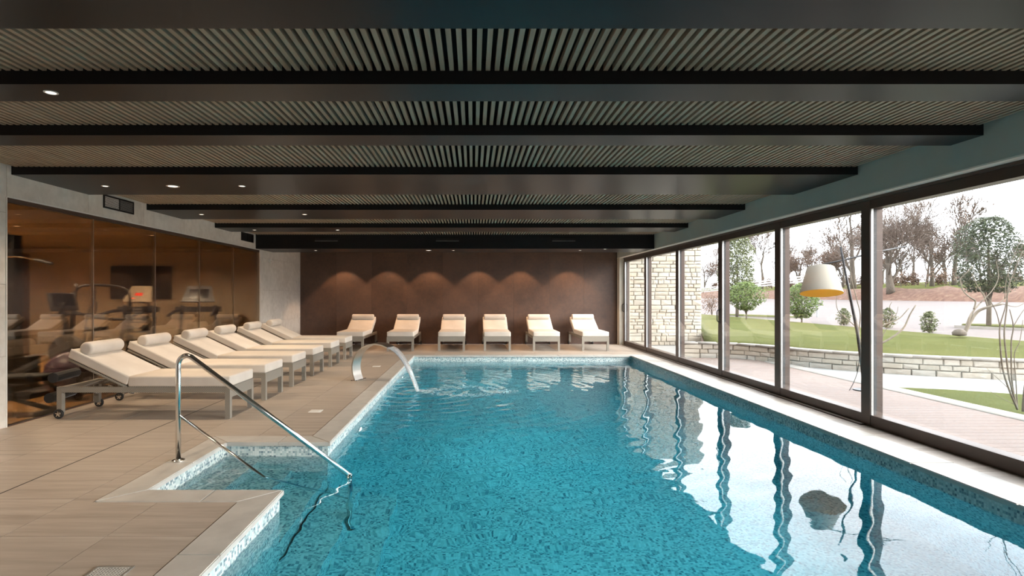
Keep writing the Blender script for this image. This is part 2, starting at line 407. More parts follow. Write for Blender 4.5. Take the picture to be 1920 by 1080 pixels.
# ------------------------------------------------------------------ floor
mb = MB(); rs = [(XL, 4.55, YF, YB)]
for h in BASIN: rs = sub(rs, (h[0] - 0.02, h[1] + 0.02, h[2] - 0.02, h[3] + 0.02))
for r in rs: mb.box(*r, -0.20, -0.004)
floor = tag(mb.build('floor', M['grout']), 'beige stone-tiled floor around the indoor pool', 'floor', kind='structure')
TX, TY, GX, GY, g = 0.623, 0.6115, -3.45, 3.334, 0.0028
full = None
for i in range(-3, 14):
    for j in range(-11, 23):
        x0, x1 = max(GX + i*TX, XL), min(GX + (i+1)*TX, XF + 0.02); y0, y1 = max(GY + j*TY, YF), min(GY + (j+1)*TY, YB)
        if x1 - x0 < 0.03 or y1 - y0 < 0.03 or y1 < -0.2: continue
        ps = [(x0 + g, x1 - g, y0 + g, y1 - g)]
        for h in HOLES: ps = sub(ps, (h[0] - g, h[1] + g, h[2] - g, h[3] + g))
        if not ps: continue
        cx, cy = (x0 + x1) / 2, (y0 + y1) / 2
        whole = len(ps) == 1 and abs(ps[0][1] - ps[0][0] - (TX - 2*g)) < 1e-4 and abs(ps[0][3] - ps[0][2] - (TY - 2*g)) < 1e-4
        if whole:
            if full is None: full = MB().box(-TX/2 + g, TX/2 - g, -TY/2 + g, TY/2 - g, -0.012, 0).mesh('floor_tile', M['tile'])
            link('floor_tile', full, floor, (cx, cy, 0))
        else:
            t = MB()
            for a, b, c, d in ps: t.box(a - cx, b - cx, c - cy, d - cy, -0.012, 0)
            t.build('floor_tile', M['tile'], floor, loc=(cx, cy, 0))
MB().box(GX - 0.005, GX + 0.005, -0.2, YB, -0.01, 0.0012).build('expansion_joint', M['blackline'], floor)

# floor behind the camera (plain continuation)
# ------------------------------------------------------------------ coping stones
coping = empty('trim_1', label='pale stone coping edging the pool and its step alcove', cat='coping', kind='structure')
def cop(poly):
    """one coping stone with a rounded lip: poly in plan"""
    bm = bmesh.new(); vs_ = [bm.verts.new((x, y, -0.034)) for x, y in poly]; f = bm.faces.new(vs_)
    r = bmesh.ops.extrude_face_region(bm, geom=[f])
    for v in r['geom']:
        if isinstance(v, bmesh.types.BMVert): v.co.z = 0.003
    bmesh.ops.recalc_face_normals(bm, faces=bm.faces)
    top = [e for e in bm.edges if all(v.co.z > 0 for v in e.verts)]
    bmesh.ops.bevel(bm, geom=top, offset=0.006, segments=2, affect='EDGES')
    me = bpy.data.meshes.new('coping_stone'); bm.to_mesh(me); bm.free(); me.materials.append(M['coping'])
    return link('coping_stone', me, coping)
def strip(ax, a, b, c0, c1, step, cut0=None, cut1=None):
    """stones along an axis from a to b, across from c0 (pool side) to c1; cut: mitre shift of the outer side at each end"""
    n = max(1, round(abs(b - a) / step)); q = 0.0012
    for k in range(n):
        s0, s1 = a + (b - a) * k / n, a + (b - a) * (k + 1) / n
        o0 = s0 + (cut0 if k == 0 and cut0 else 0); o1 = s1 + (cut1 if k == n - 1 and cut1 else 0)
        pts = [(s0 + q, c0), (s1 - q, c0), (o1 - q, c1), (o0 + q, c1)]
        cop(pts if ax == 'x' else [(y, x) for x, y in pts])
L = 0.024                                   # lip overhang over the pool wall
strip('y', AY1 - L, PY1 - L, PX0 + L, PX0 - CW, 0.92, CW + L, CW + L)
strip('y', PY0 + L, AY0 + L, PX0 + L, PX0 - CW, 0.92, -CW - L, -CW - L)
strip('y', PY0 + L, PY1 - L, PX1 - L, PX1 + CWR, 0.92, -CW - L, CW + L)
strip('x', PX0 + L, PX1 - L, PY1 - L, PY1 + CW, 0.92, -CW - L, CWR + L)
strip('x', PX0 + L, PX1 - L, PY0 + L, PY0 - CW, 0.92, -CW - L, CWR + L)
strip('x', AX0 + L, PX0 + L, AY1 - L, AY1 + CW, 0.6, -CW - L, -CW - L)
strip('x', AX0 + L, PX0 + L, AY0 + L, AY0 - CW, 0.6, -CW - L, -CW - L)
strip('y', AY0 + L, AY1 - L, AX0 + L, AX0 - CW, 0.7, -CW - L, CW + L)

# ------------------------------------------------------------------ pool basin, steps, water
ZP = -1.46
bw = MB(); T = 0.10
bw.box(PX0 - T, PX1 + T, PY1, PY1 + T, ZP, -0.034)                 # far wall
bw.box(PX0 - T, PX1 + T, PY0 - T, PY0, ZP, -0.034)
bw.box(PX1, PX1 + T, PY0, PY1, ZP, -0.034)
bw.box(PX0 - T, PX0, AY1, PY1, ZP, -0.034)
bw.box(PX0 - T, PX0, PY0, AY0, ZP, -0.034)
bw.box(AX0 - T, PX0 - T, AY1, AY1 + T, ZP, -0.034)
bw.box(AX0 - T, PX0 - T, AY0 - T, AY0, ZP, -0.034)
bw.box(AX0 - T, AX0, AY0, AY1, ZP, -0.034)
bw.box(AX0 - T, PX1 + T, PY0 - T, PY1 + T, ZP - 0.1, ZP)
basin = tag(bw.build('pool_basin', M['mosaic']), 'sunken pool basin lined with white and blue-grey glass mosaic', 'pool', kind='structure')
SX = [AX0, -2.12, -1.79, -1.45, -1.10, -0.74]; SZ = [-0.33, -0.57, -0.81, -1.04, -1.26]
for k in range(5):
    x0 = AX0 if k < 3 else PX0
    ya, yb = (AY0, AY1) if SX[k+1] <= PX0 + 1e-6 else (PY0, AY1)
    if SX[k+1] <= PX0: MB().box(SX[k], SX[k+1], AY0, AY1, ZP, SZ[k]).build('pool_step', M['mosaic'], basin)
    else: MB().box(max(SX[k], PX0), SX[k+1], PY0, AY1, ZP, SZ[k]).build('pool_step', M['mosaic'], basin)

# water: one closed body with a rippled surface
rng = np.random.default_rng(7)
waves = []
for lam in np.geomspace(0.22, 1.3, 22):
    th = rng.uniform(0, 2 * np.pi); waves.append((2 * np.pi / lam, th, rng.uniform(0, 6.28), 0.0042 * (lam / 0.5) ** 0.15 * lam / (2 * np.pi)))
chops = [(2 * np.pi / lam, rng.uniform(0, 2 * np.pi), rng.uniform(0, 6.28), 0.012 * lam / (2 * np.pi)) for lam in np.geomspace(0.12, 0.30, 14)]
SPL = (-0.92, 9.19)                                                  # where the fountain jet lands
def wave(x, y):
    z = np.zeros_like(x)
    calm = 0.55 + 0.45 * np.clip((3.0 - x) / 3.5, 0, 1)
    for k, th, ph, a in waves: z += a * np.sin(k * (x * np.cos(th) + y * np.sin(th)) + ph)
    z *= calm
    chop = np.clip((2.2 - x) / 2.2, 0.015, 1)
    for k, th, ph, a in chops: z += chop * a * np.sin(k * (x * np.cos(th) + y * np.sin(th)) + ph)
    r = np.hypot(x - SPL[0], y - SPL[1])
    z += 0.0065 * np.exp(-r / 1.3) * np.sin(r * 21.0 + 1.5 * np.sin(3 * x + y)) * np.clip(r / 0.15, 0, 1)
    z += 0.0022 * np.exp(-r / 3.5) * np.sin(r * 31.0 + 2.0 * np.sin(2 * x - 1.3 * y))
    return z
def water_body():
    d = 0.04; x0, y0 = AX0 - 0.03, PY0 - 0.03
    xs = np.concatenate([np.linspace(AX0 - 0.03, PX0 - 0.03, 26), np.linspace(PX0 - 0.03, PX1 + 0.03, 133)[1:]])
    ys = np.concatenate([np.linspace(PY0 - 0.03, AY0 - 0.03, 78), np.linspace(AY0 - 0.03, AY1 + 0.03, 36)[1:], np.linspace(AY1 + 0.03, PY1 + 0.03, 196)[1:]])
    X, Y = np.meshgrid(xs, ys, indexing='ij'); Z = WATER + wave(X, Y)
    nx, ny = X.shape; idx = -np.ones((nx, ny), int); v = []; f = []
    def vid(i, j):
        if idx[i, j] < 0: idx[i, j] = len(v); v.append((X[i, j], Y[i, j], Z[i, j]))
        return int(idx[i, j])
    ins = np.zeros((nx - 1, ny - 1), bool)
    for i in range(nx - 1):
        for j in range(ny - 1):
            cx, cy = (xs[i] + xs[i+1]) / 2, (ys[j] + ys[j+1]) / 2
            if cx > PX0 - 0.03 or (AY0 - 0.03 < cy < AY1 + 0.03):
                ins[i, j] = True; f.append((vid(i, j), vid(i+1, j), vid(i+1, j+1), vid(i, j+1)))
    low = {}
    def lo(a):
        if a not in low: low[a] = len(v); v.append((v[a][0], v[a][1], ZP - 0.05))
        return low[a]
    for i in range(nx - 1):
        for j in range(ny - 1):
            if not ins[i, j]: continue
            for di, dj, a, b in ((0, -1, (i, j), (i+1, j)), (1, 0, (i+1, j), (i+1, j+1)), (0, 1, (i+1, j+1), (i, j+1)), (-1, 0, (i, j+1), (i, j))):
                p, q = i + di, j + dj
                if 0 <= p < nx-1 and 0 <= q < ny-1 and ins[p, q]: continue
                A, B = vid(*a), vid(*b); f.append((B, A, lo(A), lo(B)))
    top = [t for t in f if all(k < len(v) for k in t)]
    # bottom: two big faces closing the body
    bm = bmesh.new()
    for p in v: bm.verts.new(p)
    bm.verts.ensure_lookup_table()
    for t in f: bm.faces.new([bm.verts[k] for k in t])
    edges = [e for e in bm.edges if len(e.link_faces) == 1]
    bmesh.ops.contextual_create(bm, geom=edges)
    bmesh.ops.recalc_face_normals(bm, faces=bm.faces)
    me = bpy.data.meshes.new('pool_water'); bm.to_mesh(me); bm.free(); me.materials.append(M['water'])
    me.polygons.foreach_set('use_smooth', [True] * len(me.polygons)); me.set_sharp_from_angle(angle=R(40))
    return link('pool_water', me)
tag(water_body(), 'clear turquoise rippled water filling the indoor pool', 'water', kind='stuff')

# underwater lamps in the long pool wall
for k, y in enumerate((2.75, 6.95, 11.1)):
    e = empty('pool_lamp', (PX0, y, -0.52), 0, 'round underwater lamp set in the mosaic wall below the deck', 'lamp', 'lamps in the long pool wall')
    m = Matrix.Rotation(R(90), 4, 'Y')
    MB().lathe([(0.085, 0.0), (0.085, 0.014), (0.066, 0.018), (0.066, 0.0)], 20, m, False).build('rim', M['steel'], e, autosmooth=40)
    MB().lathe([(0.066, 0.0), (0.066, 0.008), (0.03, 0.012)], 20, m).build('lens', M['poollens'], e, autosmooth=40)
    ld = bpy.data.lights.new('pool_beam', 'SPOT'); ld.energy = POOL_W; ld.color = (0.93, 1.0, 0.98); ld.spot_size = R(100); ld.spot_blend = 1.0; ld.shadow_soft_size = 0.05
    lo_ = bpy.data.objects.new('beam_light', ld); C.objects.link(lo_); lo_.parent = e; lo_.location = (0.05, 0, 0); lo_.rotation_euler = (0, R(-90), 0)

# ------------------------------------------------------------------ walls
PH = [0, 0.78, 1.565, 2.35, 2.93]                                   # panel courses
wl_ = empty('wall_left', label='left wall of pale concrete panels around the bronze glass', cat='wall', kind='structure')
GY0, GY1, GZ = 6.07, 13.30, 2.524
core = MB()
core.box(XL - 0.16, XL - 0.02, YF, GY0, 0, 3.0).box(XL - 0.16, XL - 0.02, GY1, YB, 0, 3.0).box(XL - 0.16, XL - 0.02, GY0, GY1, GZ, 3.0)
core.build('wall_core', M['grout'], wl_)
def panel(y0, y1, z0, z1, name='concrete_panel'):
    q = 0.002; MB().box(XL - 0.02, XL, y0 + q, y1 - q, z0 + q, z1 - q).build(name, M['concrete'], wl_)
ycuts = [-3.0, -1.4, 0.1, 1.6, 3.1, 4.58, GY0]
for a, b in zip(ycuts, ycuts[1:]):
    for z0, z1 in zip(PH, PH[1:]): panel(a, b, z0, z1)
for a, b in ((GY1, 14.95), (14.95, YB)):
    for z0, z1 in zip(PH, PH[1:]): panel(a, b, z0, z1)
VENTS = [(7.65, 8.33), (12.2, 12.87)]
yc = [GY0, 7.36, 8.60, 9.80, 11.0, 12.15, GY1]
for a, b in zip(yc, yc[1:]): panel(a, b, GZ, 2.93)
MB().box(XL - 0.01, XL + 0.006, GY0, GY1, GZ - 0.004, GZ + 0.010).build('edge_trim', M['white'], wl_)
MB().box(XL - 0.01, XL + 0.006, GY1 - 0.004, GY1 + 0.022, 0, GZ).build('edge_trim', M['white'], wl_)
MB().box(XL - 0.01, XL + 0.006, GY0 - 0.012, GY0 + 0.002, 0, GZ).build('edge_trim', M['white'], wl_)

gl = empty('window_8', label='bronze tinted glass partition with five panes in front of the gym', cat='glass wall', kind='structure')
jy = [GY0, 7.51, 8.97, 10.425, 11.9, GY1]
for a, b in zip(jy, jy[1:]): MB().box(XL - 0.045, XL - 0.033, a + 0.004, b - 0.004, 0.0, GZ).build('glass_pane', M['bronze'], gl)
for a in jy[1:-1]: MB().box(XL - 0.044, XL - 0.034, a - 0.004, a + 0.004, 0.0, GZ).build('clear_joint', M['alu'], gl)
MB().box(XL - 0.07, XL - 0.02, GY0, GY1, GZ - 0.05, GZ).build('head_channel', M['frame'], gl)
MB().box(XL - 0.07, XL - 0.02, GY0, GY1, -0.004, 0.008).build('floor_channel', M['frame'], gl)

wb = empty('wall_back', label='back wall clad in rusty brown steel panels', cat='wall', kind='structure')
MB().box(XL - 0.16, 4.56, YB + 0.015, YB + 0.2, 0, 3.0).build('wall_core', M['black'], wb)
xs_ = [XL] + [fx(560 + q/3, YB) for q in (212, 411, 610, 810, 1010, 1210, 1410, 1605)] + [4.24]
for a, b in zip(xs_, xs_[1:]): MB().box(a + 0.0015, b - 0.0015, YB, YB + 0.015, 0, 2.93).build('rust_panel', M['rust'], wb)

wf = tag(MB().box(XL - 0.16, 4.56, YF - 0.2, YF, 0, 3.0).build('wall_front', M['concrete']), 'plain wall closing the near end of the pool hall', 'wall', kind='structure')

wr = empty('wall_right', label='sage plaster header above the bronze window frames', cat='wall', kind='structure')
MB().box(XH, 4.56, YF, YB, ZHEAD + 0.014, 3.0).build('header', M['header'], wr)
MB().box(XH - 0.003, 4.40, YF, YB, ZHEAD, ZHEAD + 0.014).build('edge_trim', M['trim'], wr)
MB().box(XH, 4.56, 16.12, YB, 0, ZHEAD).build('jamb_return', M['reveal'], wr)
MB().box(XF, 4.56, YF, -1.45, 0, ZHEAD).build('pier', M['header'], wr)

# ------------------------------------------------------------------ ceiling: slats, beams, bulkhead
ce = empty('ceiling', label='black ceiling with oak slats and wide anthracite beams', cat='ceiling', kind='structure')
MB().box(XL - 0.16, 4.9, YF - 0.2, YB + 0.2, 2.945, 3.25).build('roof_slab', M['black'], ce)
sl = MB().box(-0.0142, 0.0142, YF, YB, 0, 0.042).mesh('ceiling_slat', M['slat'])
pitch = 0.0571; x = -0.0205 - 89 * pitch
while x < XH - 0.015:
    if x > XL + 0.015: link('ceiling_slat', sl, ce, (x, 0, ZSLAT))
    x += pitch
BEAMS = [(-1.3, -0.6), (0.6, 1.3), (2.44, 2.77), (3.50, 3.81), (4.62, 4.94), (6.13, 7.36), (8.67, 9.74), (10.96, 11.70)]
for a, b in BEAMS: MB().box(XL + 0.001, XH - 0.001, a, b, ZBEAM, ZSLAT + 0.06).build('ceiling_beam', M['beam'], ce)
MB().box(XL + 0.001, XH - 0.001, 13.02, 14.12, ZBULK, ZSLAT + 0.06).build('bulkhead', M['beam'], ce)

# ------------------------------------------------------------------ downlights
def spot(parent, loc, w, size, blend, rad, col, rot=(0, 0, 0)):
    ld = bpy.data.lights.new('spot_beam', 'SPOT'); ld.energy = w; ld.color = col; ld.spot_size = R(size); ld.spot_blend = blend; ld.shadow_soft_size = rad
    o = bpy.data.objects.new('spot_beam', ld); C.objects.link(o); o.parent = parent; o.location = loc; o.rotation_euler = rot
def downlight(x, y, z, r, label, w, group):
    e = empty('downlight', (x, y, z), 0, label, 'downlight', group)
    MB().lathe([(r * 0.72, -0.001), (r * 0.74, -0.005), (r, -0.004), (r, 0.002)], 24, None, False).build('trim_ring', M['white'], e, autosmooth=40)
    MB().lathe([(r * 0.73, -0.001), (r * 0.73, -0.0025), (r * 0.3, -0.003)][::-1], 24).build('lens', M['lens'], e, autosmooth=40)
    if w: spot(e, (0, 0, -0.03), w, 118, 0.75, 0.035, WARM)
LB = 'small round white downlight in the ceiling beam above the row by the bronze glass'
for x, y, LB in ((-4.49, 3.64, 'narrow beam, on the side of the concrete wall'), (-2.77, 3.64, 'narrow beam, on the side of the pool steps'), (-4.49, 6.77, 'wide beam above the first lounger, by the concrete wall'), (-2.82, 6.77, 'wide beam above the first lounger, on the pool side'),
                (-4.48, 9.15, 'beam above the third lounger, by the concrete wall'), (-2.78, 9.15, 'beam above the third lounger, on the pool side'), (-4.47, 11.34, 'last beam before the bulkhead, by the concrete wall'), (-2.77, 11.34, 'last beam before the bulkhead, on the pool side')):
    downlight(x, y, ZBEAM, 0.042, 'small white downlight in the ' + LB, DOWN_W, 'downlights over the glass-side loungers')
downlight(-3.67, 6.78, ZBEAM, 0.075, 'larger round white ceiling speaker between two downlights in a beam', 0, None)  # speaker casts no beam, yet its face glows like a downlight lens
for x, y, LB in ((-3.83, 13.5, 'by the glass-side wall'), (-0.48, 13.5, 'beside the larger ceiling speaker'), (2.60, 13.5, 'towards the windows'), (3.12, 13.12, 'at its front edge near the windows')):
    downlight(x, y, ZBULK, 0.04, 'small white downlight in the low bulkhead ' + LB, DOWN_W * 0.45, 'downlights in the low bulkhead')
downlight(-1.08, 13.48, ZBULK, 0.07, 'larger round white ceiling speaker in the low bulkhead', 0, None)  # this speaker face glows as well, without a beam
for k, px in enumerate((647, 727, 807, 898, 975, 1065)):
    X = fx(px, YB); e = empty('wall_washer', (X, YB - 0.57, ZSLAT), 0, 'small spotlight behind the bulkhead lighting an arc on the rusty wall', 'spotlight', 'wall washers behind the bulkhead')
    MB().lathe([(0.04, -0.07), (0.045, 0.0), (0.02, 0.01)], 16).build('housing', M['darkmetal'], e, autosmooth=40)
    MB().lathe([(0.034, -0.074), (0.034, -0.071)], 16).build('lens', M['lens'], e)
    spot(e, (0, 0, -0.085), WALL_W, 87, 0.28, 0.015, (1.0, 0.60, 0.33))

# ------------------------------------------------------------------ vents
def side_vent(y0, y1, label, lit):
    z0, z1 = 2.655, 2.842; e = empty('air_vent', (XL, y0, z0), 0, label, 'vent', None)
    w, h = y1 - y0, z1 - z0; q = 0.022
    fr = MB(); fr.box(0, 0.015, 0, w, 0, q).box(0, 0.015, 0, w, h - q, h).box(0, 0.015, 0, q, q, h - q).box(0, 0.015, w - q, w, q, h - q).box(0, 0.015, w/2 - q/2, w/2 + q/2, q, h - q)
    fr.build('frame', M['darkmetal'], e); MB().box(-0.002, 0.001, q, w - q, q, h - q).build('backing', M['black'], e)
    n = 8
    for k2, (a, b) in enumerate(((q, w/2 - q/2), (w/2 + q/2, w - q))):
        for k in range(n):
            z = q + (h - 2*q) * (k + 0.5) / n
            MB().box(0.001, 0.012, a, b, z - 0.0035, z + 0.0035).build('louvre', M['white'] if lit and k2 == 0 else M['strut'] if lit else M['darkmetal'], e)  # white louvres put the light on one half into the colour
side_vent(*VENTS[0], 'dark framed air vent with louvres coloured pale on the lit half high on the concrete wall', True)
side_vent(*VENTS[1], 'dark air vent with black louvres high on the concrete beside the bulkhead', False)
for px, lab in ((612, 'black slot air vent in the bulkhead nearest the bronze glass'), (839, 'black slot air vent in the middle of the bulkhead'), (1057, 'black slot air vent in the bulkhead nearest the windows')):
    X = fx(px, 13.02); e = empty('slot_vent', (X, 13.02, 2.70), 0, lab, 'vent', 'slot vents in the bulkhead')
    MB().box(-0.29, 0.29, -0.008, 0.0, -0.005, 0.10).build('frame', M['black'], e)
    MB().box(-0.27, 0.27, -0.014, -0.006, 0.055, 0.065).build('blade', M['darkmetal'], e); MB().box(-0.27, 0.27, -0.013, -0.006, 0.012, 0.020).build('blade', M['strut'], e)
sw = empty('wall_sensor', (XL, fx(1, 1) and 13.93, 2.30), 0, 'small white sensor box on the concrete wall near the rusty wall', 'sensor')
MB().box(0, 0.03, -0.035, 0.035, -0.05, 0.05).build('case', M['white'], sw); MB().box(0.03, 0.034, -0.02, 0.02, -0.03, 0.0).build('lens', M['reveal'], sw)

# ------------------------------------------------------------------ windows
posts = [16.10, 14.12, 11.92, 9.84, 7.985, 6.19, 4.28, 2.36, 0.44, -1.45]
for k, (b, a) in enumerate(zip(posts, posts[1:])):
    w = empty('window_%d' % (k + 1 if k < 7 else k + 2), label='tall bronze-framed sliding glass panel beside the pool', cat='window', kind='structure')
    fw = 0.07
    MB().box(XF, 4.52, b - fw, b + (0.02 if k == 0 else fw), 0.0, ZHEAD).build('post', M['frame'], w)
    MB().box(XF + 0.010, XF + 0.034, b - fw - 0.006, b - fw, 0.125, 2.40).build('glazing_bead', M['alu'], w)
    MB().box(XF + 0.034, XF + 0.072, b - fw - 0.004, b - fw, 0.125, 2.40).build('gasket', M['gasket'], w)
    MB().box(XF + 0.004, 4.52, a + fw, b - fw, 0.0, 0.125).build('bottom_rail', M['frame'], w)
    MB().box(XF + 0.004, 4.52, a + fw, b - fw, 2.40, ZHEAD).build('top_rail', M['frame'], w)
    MB().box(XF + 0.012, XF + 0.022, a + fw, b - fw - 0.006, 0.125, 2.40).build('glass_pane', M['pane'], w)
    MB().box(XF - 0.022, XF - 0.001, a, b, ZHEAD - 0.030, ZHEAD - 0.002).build('head_track', M['frame'], w)
    if k < 5:
        MB().box(XF - 0.06, XF - 0.001, a, b, 0.0, 0.010).build('floor_track', M['frame'], w)
        for q in (-0.045, -0.018): MB().box(XF + q, XF + q + 0.006, a, b, 0.010, 0.018).build('track_rail', M['alu'], w)
def handle(y, label):
    e = empty('door_handle', (XF, y, 1.08), 0, label, 'handle')
    MB().tube(spline([(0, 0, 0.11), (-0.045, 0, 0.09), (-0.05, 0, 0), (-0.045, 0, -0.09), (0, 0, -0.11)], 4), 0.009, 8).build('grip', M['darkmetal'], e, smooth=True)
    MB().box(-0.004, 0, -0.018, 0.018, -0.14, 0.14).build('plate', M['darkmetal'], e)
handle(16.08, 'black bow handle on the window post next to the rusty wall'); handle(9.84, 'black bow handle on the window post facing the stone pier')

# ------------------------------------------------------------------ pool handrail
HY, HX = 4.845, -2.575
hr = empty('pool_handrail', (HX, HY, 0), 0, 'polished steel handrail slanting from the coping into the step alcove', 'handrail')
ex = -1.066 - HX
top = [(0, 0, 0.0), (0, 0, 0.80)] + [Vector((0.075 - 0.075 * math.cos(R(t)), 0, 0.835 + 0.085 * math.sin(R(t)))) for t in range(0, 130, 12)]
top += [(ex, 0, -0.135)]
MB().tube(top, 0.0215, 16).build('rail', M['steel'], hr, smooth=True)
MB().tube([(0.0, 0, 0.405), (ex, 0, -0.70)], 0.0125, 12).build('mid_rail', M['steel'], hr, smooth=True)
MB().tube([(ex - 0.012, 0, -0.115), (ex - 0.012, 0, -1.26)], 0.0215, 16).build('lower_post', M['steel'], hr, smooth=True)
fl = [(0.055, 0.0), (0.055, 0.008), (0.035, 0.016), (0.022, 0.018)]
MB().lathe(fl, 24).build('flange', M['steel'], hr, autosmooth=40, loc=(0, 0, 0.003))
MB().lathe(fl, 24).build('flange', M['steel'], hr, autosmooth=40, loc=(ex - 0.012, 0, -1.26))

# ------------------------------------------------------------------ fountain with its water jet
FA = R(-18); fb = Vector((-1.95, 9.47, 0.0)); fd = Vector((math.cos(FA), math.sin(FA), 0)); fs = Vector((-math.sin(FA), math.cos(FA), 0))
ft = empty('fountain_spout', fb, FA, 'arched flat stainless steel fountain spout bent over the pool edge', 'fountain')
arc = spline([(0, 0, 0.0), (-0.045, 0, 0.13), (-0.05, 0, 0.28), (0.0, 0, 0.43), (0.12, 0, 0.55), (0.29, 0, 0.62), (0.46, 0, 0.62), (0.60, 0, 0.575)], 5)
MB().band(arc, (0, 1, 0), 0.27, 0.022).build('spout_band', M['brushed'], ft, autosmooth=35)
MB().box(-0.06, 0.05, -0.17, 0.17, 0.0, 0.008).build('base_plate', M['steel'], ft)
for sx, sy in ((-1, -1), (-1, 1), (1, -1), (1, 1)): MB().lathe([(0.012, 0.008), (0.012, 0.014), (0.006, 0.016)], 10, Matrix.Translation((sx*0.045 - 0.005, sy*0.152, 0))).build('bolt', M['darkmetal'], ft)
jet = []
p0 = Vector((0.60, 0, 0.570)); n_ = 14
for k in range(n_ + 1):
    t = k / n_; jet.append(Vector((p0.x + 0.50 * t, 0, p0.z - 0.12 * t - 0.60 * t * t)))
je = MB().band(jet, (0, 1, 0), [0.24 - 0.13 * (k / n_) for k in range(n_ + 1)], 0.014).build('water_jet', M['jet'], None, smooth=True, loc=fb, rot=(0, 0, FA))
tag(je, 'thin sheet of clear water falling from the steel spout into the pool', 'water', kind='stuff')

def foam():
    r = random.Random(4); m = MB()
    for k in range(900):
        if k < 160: q = abs(r.gauss(0, 0.12)); a = r.uniform(0, 6.28); x, y = SPL[0] + q * math.cos(a), SPL[1] + q * math.sin(a)
        else:
            t = r.random() ** 1.4; ring = r.choice((-1, 1)); x = SPL[0] + 0.1 + 1.5 * t + r.gauss(0, 0.05); y = SPL[1] + ring * 0.42 * math.sin(math.pi * min(1, t * 1.05)) + r.gauss(0, 0.09)
        z = WATER + float(wave(np.array(x), np.array(y))); w = r.uniform(0.004, 0.022); d_ = w * r.uniform(0.3, 0.8); o = len(m.v); ro = r.uniform(-0.5, 0.5)
        for i in range(6):
            an = i * math.pi / 3; u, v = w * math.cos(an), d_ * math.sin(an); m.v.append((x + u * math.cos(ro) - v * math.sin(ro), y + u * math.sin(ro) + v * math.cos(ro), z + 0.0005))
        m.v.append((x, y, z + 0.004)); m.f += [(o + i, o + (i + 1) % 6, o + 6) for i in range(6)]
    return m.build('splash_foam', M['foam'], smooth=True)
tag(foam(), 'white foam and bubbles where the fountain jet meets the pool', 'foam', kind='stuff')

# ------------------------------------------------------------------ floor fittings
for (x, y), lab in zip(((fx(592, 1508/218), 1508/218), (fx(706, 1508/134), 1508/134)), ('white square floor outlet cover closer to the step alcove', 'white square floor outlet cover behind the fountain')):
    e = empty('floor_cover', (x, y, 0), 0, lab, 'cover')
    MB().box(-0.075, 0.075, -0.075, 0.075, 0, 0.004).build('plate', M['white'], e); MB().box(-0.05, 0.05, -0.05, 0.05, 0.004, 0.0055).build('lid', M['white'], e)
e = empty('floor_grate', (fx(203, 1508/521), 2.86, 0), 0, 'square stainless steel drain grate in the floor tiles', 'grate')
MB().box(-0.10, 0.10, -0.10, 0.10, 0, 0.002).build('pan', M['strut'], e)
fr = MB(); fr.box(-0.10, 0.10, -0.10, -0.088, 0.002, 0.005).box(-0.10, 0.10, 0.088, 0.10, 0.002, 0.005).box(-0.10, -0.088, -0.088, 0.088, 0.002, 0.005).box(0.088, 0.10, -0.088, 0.088, 0.002, 0.005)
fr.build('frame', M['alu'], e)
for k in range(11): MB().box(-0.088, 0.088, -0.084 + k*0.0162, -0.078 + k*0.0162, 0.002, 0.005).build('bar', M['coping'], e)
for k in range(11): MB().box(-0.084 + k*0.0162, -0.078 + k*0.0162, -0.088, 0.088, 0.002, 0.0048).build('bar', M['coping'], e)

